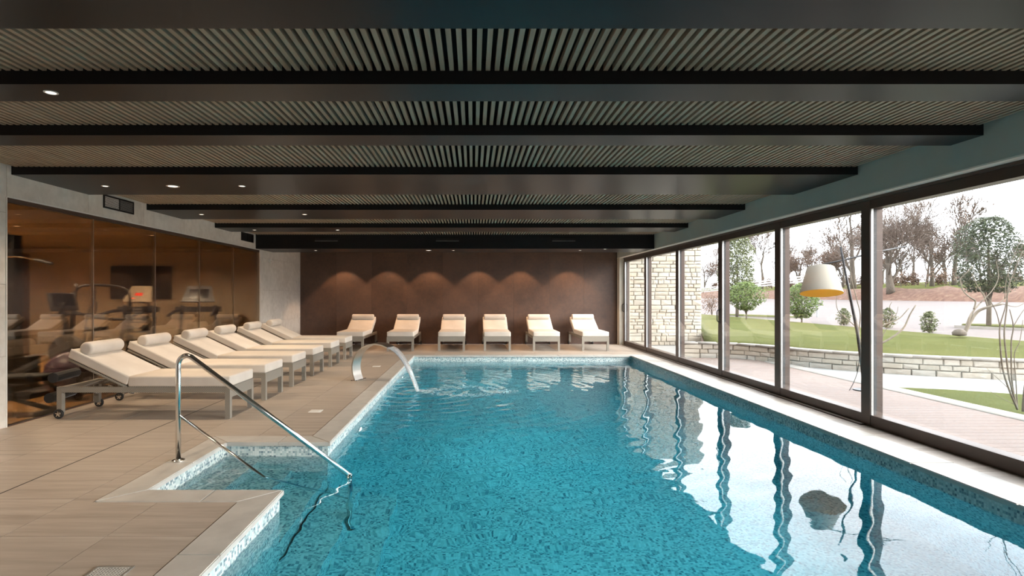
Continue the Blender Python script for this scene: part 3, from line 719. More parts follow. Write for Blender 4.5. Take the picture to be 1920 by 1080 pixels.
# ------------------------------------------------------------------ sun loungers
LW, LL = 0.70, 2.03; BA = R(25.5); HXL = 1.21
def make_lounger():
    e = empty('sun_lounger'); W = LW / 2; lt = 0.058
    for s in (-1, 1):
        y0, y1 = (W - lt, W) if s > 0 else (-W, -W + lt)
        MB().box(lt, LL - lt, y0 + 0.004, y1 - 0.004, 0.305, 0.37).build('side_rail', M['wicker'], e)
        MB().box(0, lt, y0, y1, 0.0, 0.37).build('leg', M['wicker'], e)
        MB().box(LL - lt, LL, y0, y1, 0.065, 0.37).build('leg', M['wicker'], e)
        yw = s * (W + 0.002); m = Matrix.Translation((LL - 0.025, yw, 0.056)) @ Matrix.Rotation(R(90), 4, 'X')
        wh = MB().lathe([(0.036, -0.016), (0.052, -0.016), (0.056, -0.008), (0.056, 0.008), (0.052, 0.016), (0.036, 0.016), (0.036, -0.016)], 24, m, False).build('wheel', M['rubber'], e, autosmooth=40)
        hub = MB().lathe([(0.012, -0.018), (0.012, 0.018)], 12, m)
        for k in range(5):
            mm = m @ Matrix.Rotation(R(72 * k + 18), 4, 'Z'); hub.box(0.008, 0.038, -0.006, 0.006, -0.014, 0.014, mm)
        hub.build('hub', M['steel'], wh)
        MB().tube([(1.86, s * 0.24, 0.335), (1.46, s * 0.24, 0.475)], 0.010, 6).build('strut', M['strut'], e)
    MB().box(0.002, lt - 0.002, -W + lt, W - lt, 0.245, 0.37).build('foot_apron', M['wicker'], e)
    MB().box(LL - lt, LL - 0.004, -W + lt, W - lt, 0.305, 0.366).build('head_rail', M['wicker'], e)
    MB().box(lt, HXL, -W + lt, W - lt, 0.340, 0.366).build('seat_deck', M['wicker'], e)
    MB().tube([(1.62, -0.27, 0.29), (1.62, 0.27, 0.29)], 0.012, 6).build('cross_bar', M['strut'], e)
    MB().tube([(1.40, -0.10, 0.22), (1.72, -0.10, 0.31)], 0.014, 6).build('gas_spring', M['strut'], e)
    cl = 0.77
    mB = Matrix.Translation((HXL, 0, 0.372)) @ Matrix.Rotation(-BA, 4, 'Y')
    b = link('backrest', rbox_mesh('backrest', cl - 0.01, LW - 0.02, 0.030, 0.006, M['wicker'], 1), e); b.matrix_local = mB @ Matrix.Translation((cl / 2, 0, -0.012))
    sc = link('seat_cushion', rbox_mesh('seat_cushion', HXL - 0.008, LW - 0.006, 0.125, 0.028, M['fabric'], 3, 0.010), e, (HXL / 2 - 0.004, 0, 0.372 + 0.0625))
    bc = link('back_cushion', rbox_mesh('back_cushion', cl, LW - 0.006, 0.112, 0.028, M['fabric'], 3, 0.010), e); bc.matrix_local = mB @ Matrix.Translation((cl / 2 + 0.012, 0, 0.004 + 0.056 + 0.006))
    def piping(parent, lx, ly, z):
        pts = [(-lx, -ly, z), (lx, -ly, z), (lx, ly, z), (-lx, ly, z), (-lx, -ly, z)]
        MB().tube(pts, 0.0045, 5, False).build('piping', M['wicker'], parent)
    piping(sc, HXL/2 - 0.014, LW/2 - 0.012, -0.061)
    prof = []; r, hl = 0.078, 0.315
    for k in range(7):
        a = R(90 * k / 6); prof.append((max(0.004, r - 0.032 + 0.032 * math.sin(a)), -hl + 0.032 - 0.032 * math.cos(a)))
    prof += [(q, -z) for q, z in reversed(prof)]
    pm = MB().lathe(prof, 28).mesh('pillow', M['fabric'], autosmooth=60)
    pl = link('pillow', pm, e); pl.matrix_local = mB @ Matrix.Translation((cl - 0.12, 0, 0.112 + 0.07)) @ Matrix.Rotation(R(90), 4, 'X')
    MB().box(-0.02, 0.02, -0.004, 0.004, -0.02, 0.02).build('care_tag', M['white'], bc, loc=(cl/2 + 0.002, 0.3, 0.02))
    return e
proto = make_lounger(); used = [False]
def put_lounger(x, y, rz, label, group):
    o = copy_tree(proto) if used[0] else proto; used[0] = True
    o.location = (x, y, 0); o.rotation_euler = (0, 0, rz); tag(o, label, 'sun lounger', group)
left_legs = [1508/232, 1508/198, 1508/172, 1508/152.6, 1508/135.3, 1508/121.6]
LN = ['whose head end stands nearest the concrete pillar', 'second along the bronze glass from the concrete pillar', 'third along the bronze glass from the concrete pillar',
      'fourth along the bronze glass from the concrete pillar', 'fifth along the bronze glass from the concrete pillar', 'last along the bronze glass before the rusty wall']
for y, t in zip(left_legs, LN): put_lounger(-2.85, y + LW / 2, math.pi, 'wicker sun lounger with cream cushions, ' + t, 'loungers along the bronze glass')
BN = ['in the corner beside the glass-side row', 'second along the rusty wall from the glass side', 'third along the rusty wall from the glass side',
      'third along the rusty wall from the windows', 'second along the rusty wall from the windows', 'closest to the windows']
for px, t in zip((656.5, 750.5, 846.5, 932.5, 1024.5, 1116.5), BN):
    put_lounger(fx(px, 14.36), 14.34, math.pi / 2, 'cream-cushioned wicker lounger against the rusty wall, ' + t, 'loungers along the rusty wall')

# ------------------------------------------------------------------ gym behind the bronze glass
GX0, GYA, GYB, GZC = -10.9, 4.6, 13.42, 2.62
def st(name, mb, mat, label, cat): return tag(mb.build(name, mat), label, cat, kind='structure')
st('floor_gym', MB().box(GX0, XL - 0.05, GYA, GYB, -0.1, -0.003), M['gymfloor'], 'warm wooden floor of the gym behind bronze glass', 'floor')
st('ceiling_gym', MB().box(GX0, XL - 0.16, GYA, GYB, GZC, GZC + 0.1), M['gymceil'], 'ceiling of the gym behind bronze glass', 'ceiling')
st('wall_gym_far', MB().box(GX0, XL - 0.16, GYB, GYB + 0.1, 0, GZC), M['gymwall'], 'beige end wall of the gym carrying the television', 'wall')
st('wall_gym_side', MB().box(GX0 - 0.1, GX0, GYA, GYB, 0, GZC), M['gymwall'], 'long side wall of the gym', 'wall')
st('wall_gym_near', MB().box(GX0, XL - 0.16, GYA - 0.1, GYA, 0, GZC), M['gymwall'], 'near end wall of the gym', 'wall')
d = empty('door_1', (fx(33, GYB) , GYB, 0), 0, 'dark veneer doorway in the gym end wall', 'door', kind='structure')
MB().box(-0.22, 0.30, -0.05, 0.0, 0, 2.44).build('casing', M['door'], d)
MB().box(-0.20, 0.14, -0.06, -0.045, 0, 2.0).build('leaf', M['strut'], d)
MB().tube([(0.08, -0.06, 1.0), (0.08, -0.11, 1.0), (-0.02, -0.11, 1.0)], 0.01, 6).build('lever', M['steel'], d)
tv = empty('television', (fx(266, GYB - 0.02), GYB - 0.01, fz(530, GYB)), 0, 'large dark flat television on the gym end wall', 'television')
MB().box(-0.73, 0.73, -0.05, 0.0, -0.40, 0.40).build('case', M['dark'], tv); MB().box(-0.715, 0.715, -0.053, -0.05, -0.385, 0.385).build('screen', M['screen'], tv)
for k, (x, y) in enumerate(((-9.4, 10.2), (-6.3, 10.9), (-9.4, 6.6), (-6.3, 7.0), (-7.74, 9.43))):
    e = empty('gym_downlight', (x, y, GZC), 0, 'small warm round downlight in the gym ceiling', 'downlight', 'gym ceiling downlights')
    MB().lathe([(0.035, -0.002), (0.05, -0.004), (0.05, 0.001)], 16, None, False).build('trim_ring', M['white'], e); MB().lathe([(0.005, -0.003), (0.036, -0.002), (0.036, 0)], 16).build('lens', M['gymlens'], e)
    spot(e, (0, 0, -0.03), GYM_W, 160, 0.5, 0.04, (1.0, 0.84, 0.64))

def treadmill(loc, rz, label, red):
    e = empty('treadmill', loc, rz, label, 'treadmill')
    dk = link('deck', rbox_mesh('deck', 0.80, 1.85, 0.16, 0.03, M['dark'], 2), e, (0, 0, 0.11))
    MB().box(-0.27, 0.27, -0.9, 0.75, 0.190, 0.197).build('belt', M['rubber'], e)
    for s in (-1, 1):
        MB().tube([(s*0.38, 0.72, 0.15), (s*0.36, 0.86, 0.9), (s*0.33, 0.84, 1.22)], 0.04, 8).build('upright', M['dark'], e, smooth=True)
        MB().tube([(s*0.36, 0.84, 1.12), (s*0.40, 0.55, 1.10), (s*0.42, 0.15, 1.02)], [0.04, 0.034, 0.026], 8).build('handrail', M['dark'], e, smooth=True)
    m = Matrix.Translation((0, 0.86, 1.44)) @ Matrix.Rotation(R(-25), 4, 'X')
    MB().prism([(-0.34, -0.16), (0.34, -0.16), (0.24, 0.22), (-0.24, 0.22)], -0.02, 0.02, m @ Matrix.Rotation(R(90), 4, 'X')).build('console', M['dark'] if not red else M['gymwall'], e)
    MB().box(-0.46, 0.46, 0.76, 0.90, 1.08, 1.19).build('console_shelf', M['dark'], e)
    if red:
        MB().box(-0.09, 0.09, -0.026, -0.020, -0.02, 0.05, m).build('display', M['redled'], e); MB().box(-0.2, -0.06, -0.026, -0.020, -0.09, -0.07, m).build('display', M['redled'], e)
    else:
        MB().box(-0.2, 0.2, -0.026, -0.020, -0.08, 0.14, m).build('display', M['screen'], e)
treadmill((-7.42, 11.3, 0.0), R(-8), 'treadmill with tan console and red display before the television', True)
treadmill((-5.86, 11.4, 0), R(12), 'dark treadmill with upright screen by the far end of the bronze glass', False)

def bike(loc, rz):
    e = empty('exercise_bike', loc, rz, 'dark upright exercise bike with large console behind the bronze glass', 'exercise bike')
    MB().box(-0.26, 0.26, -0.55, -0.47, 0, 0.07).build('foot', M['dark'], e); MB().box(-0.26, 0.26, 0.47, 0.55, 0, 0.07).build('foot', M['dark'], e)
    MB().tube([(0, -0.5, 0.06), (0, 0.5, 0.06)], 0.04, 8).build('base_beam', M['dark'], e)
    MB().lathe([(0.02, -0.06), (0.24, -0.05), (0.25, 0.0), (0.24, 0.05), (0.02, 0.06)], 20, Matrix.Translation((0, 0.28, 0.36)) @ Matrix.Rotation(R(90), 4, 'Y')).build('flywheel_cover', M['dark'], e, autosmooth=40)
    MB().tube([(0, 0.12, 0.3), (0, -0.28, 0.9)], 0.032, 8).build('seat_post', M['alu'], e)
    MB().prism([(-0.05, 0.16), (0.05, 0.16), (0.13, -0.12), (-0.13, -0.12)], -0.03, 0.03, Matrix.Translation((0, -0.30, 0.93))).build('saddle', M['rubber'], e)
    MB().tube([(0, 0.25, 0.5), (0, 0.40, 1.2)], 0.035, 8).build('mast', M['dark'], e)
    m = Matrix.Translation((0, 0.42, 1.34)) @ Matrix.Rotation(R(-20), 4, 'X')
    link('console', rbox_mesh('console', 0.42, 0.06, 0.30, 0.02, M['dark'], 2), e).matrix_local = m
    MB().box(-0.16, 0.16, -0.035, -0.030, -0.08, 0.12, m).build('display', M['screen'], e)
    for s in (-1, 1):
        MB().tube(spline([(0, 0.40, 1.14), (s*0.22, 0.34, 1.14), (s*0.27, 0.10, 1.16), (s*0.25, 0.02, 1.34)], 4), 0.018, 7).build('handlebar', M['rubber'], e, smooth=True)
        MB().tube([(s*0.07, 0.28, 0.36), (s*0.09, 0.28 + s*0.1, 0.36 - s*0.13)], 0.014, 6).build('crank', M['alu'], e); MB().box(s*0.13 - 0.05, s*0.13 + 0.05, 0.23 + s*0.1, 0.33 + s*0.1, 0.345 - s*0.13, 0.375 - s*0.13).build('pedal', M['rubber'], e)
bike((-6.08, 8.62, 0), R(70))

e = empty('elliptical_trainer', (-6.78, 9.98, 0), R(90), 'dark elliptical trainer with looped handle beside the television', 'elliptical trainer')
MB().tube([(0, -0.8, 0.06), (0, 0.8, 0.06)], 0.05, 8).build('base_beam', M['dark'], e)
for s in (-0.75, 0.75): MB().box(-0.28, 0.28, s - 0.04, s + 0.04, 0, 0.08).build('foot', M['dark'], e)
MB().lathe([(0.02, -0.09), (0.30, -0.07), (0.31, 0.0), (0.30, 0.07), (0.02, 0.09)], 20, Matrix.Translation((0, 0.5, 0.42)) @ Matrix.Rotation(R(90), 4, 'Y')).build('flywheel_cover', M['dark'], e, autosmooth=40)
MB().tube([(0, 0.45, 0.6), (0, 0.38, 1.5)], 0.04, 8).build('mast', M['dark'], e)
MB().tube(spline([(0, 0.40, 1.15), (0.1, 0.1, 1.05), (0.2, -0.35, 1.0), (0.2, -0.48, 1.1), (0.2, -0.48, 1.45), (0.15, -0.3, 1.6), (0, 0.2, 1.62), (0, 0.38, 1.5)], 4), 0.024, 7).build('loop_handle', M['dark'], e, smooth=True)
for s in (-1, 1):
    MB().tube(spline([(s*0.26, 0.40, 0.35), (s*0.27, 0.36, 1.0), (s*0.25, 0.20, 1.35), (s*0.24, 0.18, 1.65)], 4), 0.018, 7).build('swing_arm', M['dark'], e, smooth=True)
    MB().box(s*0.2 - 0.08, s*0.2 + 0.08, -0.35, 0.05, 0.22 + s*0.05, 0.26 + s*0.05).build('pedal', M['rubber'], e)

# dumbbell tower
e = empty('dumbbell_rack', (-5.68, 9.42, 0), R(15), 'tall dark rack of shiny dumbbells behind the bronze glass', 'rack')
for sx in (-1, 1): MB().tube([(sx*0.19, 0, 0), (sx*0.14, 0.05, 1.32)], 0.022, 8).build('upright', M['darkmetal'], e)
MB().box(-0.24, 0.24, -0.22, 0.26, 0, 0.03).build('base', M['darkmetal'], e)
MB().lathe([(0.11, 0), (0.11, 0.02), (0.02, 0.03)], 16, Matrix.Translation((0, 0.05, 1.31))).build('cap', M['steel'], e, autosmooth=40)
for k in range(7):
    z = 0.24 + k * 0.16
    MB().box(-0.18, 0.18, -0.10, 0.12, z - 0.06, z - 0.045).build('shelf', M['darkmetal'], e)
    q = empty('dumbbell', (-5.68, 9.42, z + 0.012 - 0.005), R(15), 'chrome and black dumbbell on the %s tier of the tall rack' % ('lowest', 'second', 'third', 'fourth', 'fifth', 'sixth', 'topmost')[k], 'dumbbell', 'dumbbells in the rack')
    for s in (-1, 1): MB().lathe([(0.02, -0.05), (0.048, -0.045), (0.052, 0), (0.048, 0.045), (0.02, 0.05)], 14, Matrix.Translation((s*0.12, -0.02, 0)) @ Matrix.Rotation(R(90), 4, 'Y')).build('weight', M['darkmetal'], q, autosmooth=40)
    MB().tube([(-0.09, -0.02, 0), (0.09, -0.02, 0)], 0.015, 10).build('grip', M['steel'], q)

# cable machine with its long bar
e = empty('cable_machine', (-6.55, 7.9, 0), 0, 'cable machine with a long curved pull-down bar behind the bronze glass', 'gym machine')
MB().box(-0.08, 0.08, -0.08, 0.08, 0, 2.3).build('column', M['darkmetal'], e); MB().box(-0.4, 0.4, -0.3, 0.3, 0, 0.06).build('base', M['darkmetal'], e)
MB().box(-0.05, 0.05, -0.6, 0.08, 2.2, 2.3).build('top_arm', M['darkmetal'], e)
MB().tube([(0, -0.55, 2.2), (0, -0.55, 1.98)], 0.006, 6).build('cable', M['rubber'], e)
MB().tube([(-0.6, -0.55, 1.86), (-0.35, -0.55, 1.96), (0, -0.55, 1.97), (0.55, -0.55, 1.955), (0.78, -0.55, 1.915)], 0.012, 8).build('pull_bar', M['steel'], e, smooth=True)
MB().tube([(0.76, -0.55, 1.92), (0.98, -0.55, 1.865)], 0.021, 8).build('grip', M['rubber'], e)
for k in range(8): MB().box(0.12, 0.32, -0.10, 0.10, 0.10 + k*0.06, 0.155 + k*0.06).build('weight_plate', M['darkmetal'], e)
e = empty('weight_bench', (-5.70, 6.75, 0), R(100), 'dark padded weight bench near the concrete pillar', 'bench')
link('pad', rbox_mesh('pad', 0.28, 1.0, 0.08, 0.03, M['rubber'], 2), e, (0, 0, 0.44))
MB().tube([(0, -0.5, 0.05), (0, 0.5, 0.38)], 0.03, 8).build('spine', M['darkmetal'], e)
for y in (-0.48, 0.45): MB().box(-0.25, 0.25, y - 0.03, y + 0.03, 0, 0.05).build('foot', M['darkmetal'], e)
for y, z in ((-0.62, 0.22), (-0.66, 0.46)): MB().tube([(-0.26, y, z), (0.26, y, z)], 0.06, 12).build('roller', M['rubber'], e)
MB().tube([(0, -0.46, 0.4), (0, -0.66, 0.2)], 0.025, 8).build('leg_arm', M['darkmetal'], e)
e = empty('leg_press', (-8.7, 8.2, 0), R(35), 'dark leg press machine with slanting seat in the gym', 'gym machine')
MB().tube([(0, -0.9, 0.08), (0, 0.9, 0.08)], 0.05, 8).build('base_beam', M['darkmetal'], e)
link('seat', rbox_mesh('seat', 0.42, 0.45, 0.09, 0.03, M['rubber'], 2), e, (0, -0.35, 0.42))
o = link('back_pad', rbox_mesh('back_pad', 0.42, 0.8, 0.09, 0.03, M['rubber'], 2), e, (0, -0.78, 0.72)); o.rotation_euler = (R(-50), 0, 0)
MB().tube([(0, -0.35, 0.1), (0, -0.35, 0.4)], 0.04, 8).build('post', M['darkmetal'], e)
MB().tube([(0, 0.85, 0.1), (0, 0.7, 1.0)], 0.04, 8).build('post', M['darkmetal'], e)
o = link('foot_plate', rbox_mesh('foot_plate', 0.5, 0.04, 0.45, 0.01, M['darkmetal'], 1), e, (0, 0.66, 0.75)); o.rotation_euler = (R(15), 0, 0)
ball = empty('exercise_ball', (-5.62, 7.78, 0), 0, 'dark purple exercise ball behind the bronze glass', 'ball')
prof = [(max(0.002, 0.33 * math.sin(R(a))), 0.33 - 0.33 * math.cos(R(a))) for a in range(0, 181, 10)]
MB().lathe(prof, 28).build('skin', M['purple'], ball, smooth=True)
for z in (0.2, 0.33, 0.46): rr = math.sqrt(0.33**2 - (z - 0.33)**2); MB().lathe([(rr, z - 0.006), (rr + 0.005, z), (rr, z + 0.006)], 28, None, False).build('rib', M['purple'], ball, smooth=True)
MB().lathe([(0.012, 0.655), (0.012, 0.665)], 8).build('plug', M['rubber'], ball)

# ------------------------------------------------------------------ outdoors: deck, kerb, path, low wall, lawn, car park
rnd = random.Random(11)
DX0, DX1, DZ = 4.56, 6.45, -0.03
dk = tag(MB().box(DX0, DX1, -2.5, 13.15, DZ - 0.1, DZ - 0.022).build('deck', M['mortar']), 'timber deck of pinkish boards outside the windows', 'deck', kind='structure')
bme = MB().box(DX0, DX1, -0.068, 0.068, -0.022, 0).mesh('deck_board', M['deck'])
y = -0.5
while y < 13.1: link('deck_board', bme, dk, (0, y, DZ)); y += 0.142
kb = empty('kerb', label='pale stone kerb along the outer edge of the timber deck', cat='kerb', kind='structure')
y = -0.5; kme = rbox_mesh('kerb_stone', 0.31, 0.79, 0.12, 0.008, M['kerb'], 1)
while y < 11.9: link('kerb_stone', kme, kb, (6.61, y + 0.4, DZ - 0.05)); y += 0.8
gz = lambda X: 0.42 + 0.0165 * (X - 11.8)
st('ground', MB().box(4.56, 70, -40, 175, -0.6, -0.16), M['soil'], 'bare ground under the garden', 'ground')

WLINE = spline([(4.95, 13.28, 0), (5.5, 13.2, 0), (6.1, 12.92, 0), (6.55, 12.35, 0), (6.82, 11.65, 0), (7.42, 10.92, 0), (8.2, 10.32, 0), (9.5, 9.68, 0), (11.2, 9.05, 0), (13.0, 8.5, 0)], 10)
# path between kerb and low wall
pp = [(6.77, 8.87), (7.43, 8.65), (8.14, 8.24), (9.6, 7.2), (13.0, 5.2)] + [(p.x, p.y) for p in reversed(WLINE) if p.x > 6.6] + [(6.45, 12.4), (6.45, 11.9), (6.77, 11.9)]
st('path', MB().prism(pp, -0.16, -0.045), M['path'], 'pale gravel path below the low stone wall', 'path')
st('terrace', MB().prism([(4.56, 13.15), (5.6, 13.3), (6.9, 16.4), (4.56, 16.4)], -0.16, -0.035), M['path'], 'pale paving behind the low wall at the stone pier', 'paving')
lp = [(6.77, -2.0), (13.0, -2.0), (13.0, 5.2), (9.6, 7.2), (8.14, 8.24), (7.43, 8.65), (6.77, 8.87)]
tag(MB().prism(lp, -0.16, -0.025).build('lower_lawn', M['grass']), 'small lawn patch between the deck kerb and pale path', 'lawn', kind='stuff')

# low curved retaining wall, stone by stone
rw = empty('retaining_wall', label='low curved limestone wall holding up the lawn', cat='stone wall', kind='structure')
core = MB(); Lw = 0.16
arcs = [0.0]
for a, b in zip(WLINE, WLINE[1:]): arcs.append(arcs[-1] + (b - a).length)
def along(s):
    s = min(max(s, 0), arcs[-1] - 1e-4)
    k = max(i for i in range(len(arcs) - 1) if arcs[i] <= s); t = (s - arcs[k]) / (arcs[k+1] - arcs[k])
    p = WLINE[k].lerp(WLINE[k+1], t); d_ = (WLINE[k+1] - WLINE[k]).normalized(); return p, d_
for a, b in zip(WLINE, WLINE[1:]):
    d_ = (b - a).normalized(); nrm = Vector((-d_.y, d_.x, 0)); nrm = nrm if nrm.x + nrm.y > 0 else -nrm
    i0 = len(core.v); q = [a + nrm*0.03, b + nrm*0.03, b + nrm*0.25, a + nrm*0.25]
    core.prism([(p.x, p.y) for p in q], -0.16, 0.255)
core.build('wall_core', M['mortar'], rw, fix=True)
def rough_stone(w, h, d, seed, mat, nm='stone'):
    """hewn block with uneven edges, face towards -Y"""
    r = random.Random(seed); v = []; j = lambda a: r.uniform(-a, a)
    m = MB(); e_ = 0.012
    for yy, ins in ((d, 0.0), (0.018, 0.0), (0.0 + j(0.004), e_)):
        for sx, sz in ((-1, -1), (1, -1), (1, 1), (-1, 1)):
            m.v.append((sx * (w/2 - ins) + j(0.006), yy + (j(0.006) if ins else 0), sz * (h/2 - ins*0.8) + j(0.005)))
    m.v.append((j(w*0.2), -0.006 + j(0.008), j(h*0.2)))
    m.f += [(0, 3, 2, 1)] + [(i + o, (i+1) % 4 + o, (i+1) % 4 + 4 + o, i + 4 + o) for o in (0, 4) for i in range(4)]
    m.f += [(8 + i, 8 + (i+1) % 4, 12) for i in range(4)]
    return m.mesh(nm, mat, fix=True)
lib = {}
def stone_mesh(w, h, d=0.12):
    key = (round(w, 2), round(h, 2), d, rnd.randint(0, 1))
    if key not in lib: lib[key] = rough_stone(key[0], key[1], d, hash(key) % 9999 if False else int(key[0]*1000 + key[1]*77000 + key[3]*13), M['stone'])
    return lib[key]
z = -0.13
for h in (0.13, 0.10, 0.12):
    s = rnd.uniform(0, 0.1)
    while s < arcs[-1] - 0.1:
        w = rnd.choice((0.18, 0.24, 0.30, 0.36, 0.42)); p, d_ = along(s + w/2)
        nrm = Vector((-d_.y, d_.x, 0)); nrm = nrm if nrm.x + nrm.y > 0 else -nrm
        ang = math.atan2(nrm.y, nrm.x) - math.pi/2
        link('stone', stone_mesh(w - 0.01, h - 0.008), rw, (p.x, p.y, z + h/2 + 0.06), (0, 0, ang)); s += w
    z += h
s = 0
while s < arcs[-1] - 0.2:
    w = 0.42; p, d_ = along(s + w/2); nrm = Vector((-d_.y, d_.x, 0)); nrm = nrm if nrm.x + nrm.y > 0 else -nrm
    link('cap_stone', rbox_cap if 'rbox_cap' in globals() else globals().setdefault('rbox_cap', rbox_mesh('cap_stone', 0.425, 0.26, 0.045, 0.008, M['kerb'], 1)), rw, (p.x + nrm.x*0.11, p.y + nrm.y*0.11, 0.30), (0, 0, math.atan2(d_.y, d_.x))); s += w
for px, py in ((1494, 674.5), (1738, 688), (1866, 694)):
    pass

# upper lawn rising from the wall to the car park
def lawn():
    m = MB(); n = 14; grid = []; s0 = 0.62
    far = [(11.9, 30.0), (11.9, 24.0), (11.9, 20.5), (11.9, 18.0), (11.9, 15.5), (11.9, 13.5), (11.95, 12.0), (12.2, 10.6), (13.2, 8.9)]
    for k in range(41):
        t = k / 40; s = s0 + (arcs[-1] - s0) * t; p, d_ = along(s)
        a = t * (len(far) - 1); i = min(int(a), len(far) - 2); u = a - i
        q = Vector((far[i][0] + (far[i+1][0] - far[i][0]) * u, far[i][1] + (far[i+1][1] - far[i][1]) * u, 0))
        nr = Vector((-d_.y, d_.x, 0)); nr = nr if nr.x + nr.y > 0 else -nr; start = p + nr * 0.262; row = []
        for j in range(n + 1):
            w = j / n; pt = start.lerp(q, w); zz = 0.29 + (gz(q.x) + 0.03 - 0.29) * w + 0.03 * math.sin(w * 3.1)
            row.append((pt.x, pt.y, zz))
        grid.append(row)
    for row in grid: m.v += row
    for a in range(40):
        for j in range(n):
            o = a * (n + 1) + j; m.f.append((o, o + 1, o + n + 2, o + n + 1))
    return m.build('upper_lawn', M['grass'], smooth=True, fix=True)
lw = lawn()
tag(lw, 'sloping green lawn above the low limestone wall', 'lawn', kind='stuff')
md = lw.modifiers.new('thickness', 'SOLIDIFY'); md.thickness = 0.12; md.offset = -1.0 if lw.data.polygons[0].normal.z > 0 else 1.0

pk = MB(); 
pk.v = [(11.85, -20, gz(11.85)), (41, -20, gz(41)), (41, 170, gz(41)), (11.85, 170, gz(11.85))]; pk.f = [(0, 1, 2, 3)]
o = st('car_park', pk, M['pavers'], 'pinkish paved car park beyond the lawn', 'car park')
md = o.modifiers.new('thickness', 'SOLIDIFY'); md.thickness = 0.2; md.offset = -1
def island(pts, label):
    zz = gz(sum(p[0] for p in pts) / len(pts)); c = empty('island', label=label, cat='traffic island', kind='structure')
    lp_ = [(p.x, p.y) for p in spline([(a, b, 0) for a, b in pts] + [(pts[0][0], pts[0][1], 0)], 6)][:-1]
    MB().prism(lp_, zz - 0.1, zz + 0.05).build('kerb_ring', M['kerb'], c, fix=True)
    cx = sum(p[0] for p in lp_) / len(lp_); cy = sum(p[1] for p in lp_) / len(lp_)
    MB().prism([(cx + (a - cx) * 0.94, cy + (b - cy) * 0.94) for a, b in lp_], zz, zz + 0.08).build('turf', M['grass'], c, fix=True)
    return zz + 0.08
zi1 = island([(14.4, 16.6), (14.9, 15.4), (16.4, 14.0), (18.2, 12.4), (18.8, 13.0), (17.2, 15.2), (15.2, 17.0)], 'grassy kerbed island around the dense evergreen')
zi2 = island([(11.9, 27.0), (12.3, 24.6), (13.6, 23.4), (14.2, 24.2), (13.4, 26.2), (12.4, 27.6)], 'grassy kerbed island around the tall column evergreen')

bank = MB(); prof = [(40.8, gz(40.8) - 0.1), (42.2, 1.55), (44.0, 2.15), (47.0, 2.3), (75.0, 3.6)]
nb = 90
for k in range(nb + 1):
    yy = -20 + 190 * k / nb
    for i, (xx, zz) in enumerate(prof): bank.v.append((xx + (0.5 * math.sin(yy * 0.7 + i) if 0 < i < 4 else 0), yy, zz + (0.22 * math.sin(yy * 1.3 + 2*i) * math.cos(yy * 0.37) if 0 < i < 4 else 0)))
for k in range(nb):
    for i in range(4):
        o = k * 5 + i; bank.f.append((o, o + 1, o + 6, o + 5))
bo = bank.build('earth_bank', M['soil'], smooth=True, fix=True); bo.data.materials.append(M['grass'])
for p in bo.data.polygons:
    if (p.index % 4) >= 2: p.material_index = 1
tag(bo, 'reddish earth bank with rough grass behind the car park', 'bank', kind='structure')

# stone pier beside the far windows
pr = empty('stone_pier', label='rough limestone pier outside the farthest windows', cat='stone wall', kind='structure')
SY = 16.3; PXR = fx(1315.5, SY)
MB().box(4.56, PXR - 0.02, SY + 0.03, SY + 0.6, -0.1, 3.3).build('pier_core', M['mortar'], pr)
z = DZ
while z < 3.1:
    h = rnd.choice((0.085, 0.11, 0.13, 0.16)); x = 4.56
    while x < PXR - 0.03:
        w = min(rnd.choice((0.16, 0.2, 0.26, 0.32, 0.4)), PXR - x)
        if PXR - x - w < 0.08: w = PXR - x
        link('stone', stone_mesh(max(0.05, w - 0.008), h - 0.007), pr, (x + w/2, SY, z + h/2)); x += w
    z += h

# ------------------------------------------------------------------ arc lamp on the deck
e = empty('outdoor_lamp', (6.02, 8.6, DZ), 0, 'large outdoor arc lamp with cream shade, gold inside, beyond the glass', 'lamp')
LY = 8.6
def lp3(px, py, Y=LY): return Vector((fx(px, Y) - 6.02, Y - LY, fz(py, Y) - DZ))
c = lp3(1540, 527)
sh = [(lp3(1575.5, 549).x - lp3(1504.5, 549).x) / 2, (lp3(1566, 500).x - lp3(1521, 500).x) / 2]
zb, zt = lp3(1540, 550).z, lp3(1540, 499).z
tl = Matrix.Translation((c.x, 0, 0)) @ Matrix.Translation((0, 0, zb)) @ Matrix.Rotation(R(5), 4, 'Y') @ Matrix.Rotation(R(-11), 4, 'X')
MB().lathe([(sh[0], 0), (sh[1], zt - zb - 0.012), (sh[1] - 0.015, zt - zb), (0.02, zt - zb)], 40, tl, False).build('lamp_shade', M['shade'], e, autosmooth=40)
MB().lathe([(sh[0] - 0.002, 0.0), (sh[0] - 0.006, 0.0), (sh[1] - 0.008, zt - zb - 0.02), (0.02, zt - zb - 0.02)], 40, tl, False).build('lining', M['gold'], e, autosmooth=40)
MB().tube([lp3(1576, 463), lp3(1594, 555), lp3(1608, 628), lp3(1616, 690), lp3(1622, 752)], [0.014, 0.02, 0.02, 0.02, 0.02], 10).build('pole', M['darkmetal'], e, smooth=True)
MB().tube([lp3(1533, 498), lp3(1580, 488), lp3(1640, 473), lp3(1700, 462)], 0.012, 8).build('cross_arm', M['darkmetal'], e, smooth=True)
MB().tube(spline([lp3(1612, 668), lp3(1607, 700), lp3(1595, 728), lp3(1580, 748)], 5), 0.005, 6).build('cable', M['rubber'], e, smooth=True)
bl = bpy.data.lights.new('bulb_light', 'POINT'); bl.energy = 1.0; bl.color = (1.0, 0.72, 0.36); bl.shadow_soft_size = 0.04
bo_ = bpy.data.objects.new('bulb_light', bl); C.objects.link(bo_); bo_.parent = e; bo_.location = (c.x, 0, zb + 0.2)
MB().lathe([(0.004, 0.0), (0.03, 0.02), (0.035, 0.05), (0.015, 0.1), (0.012, 0.14)], 14, Matrix.Translation((c.x, 0, zb + 0.26))).build('bulb', M['white'], e, smooth=True)
pb = lp3(1622, 752)
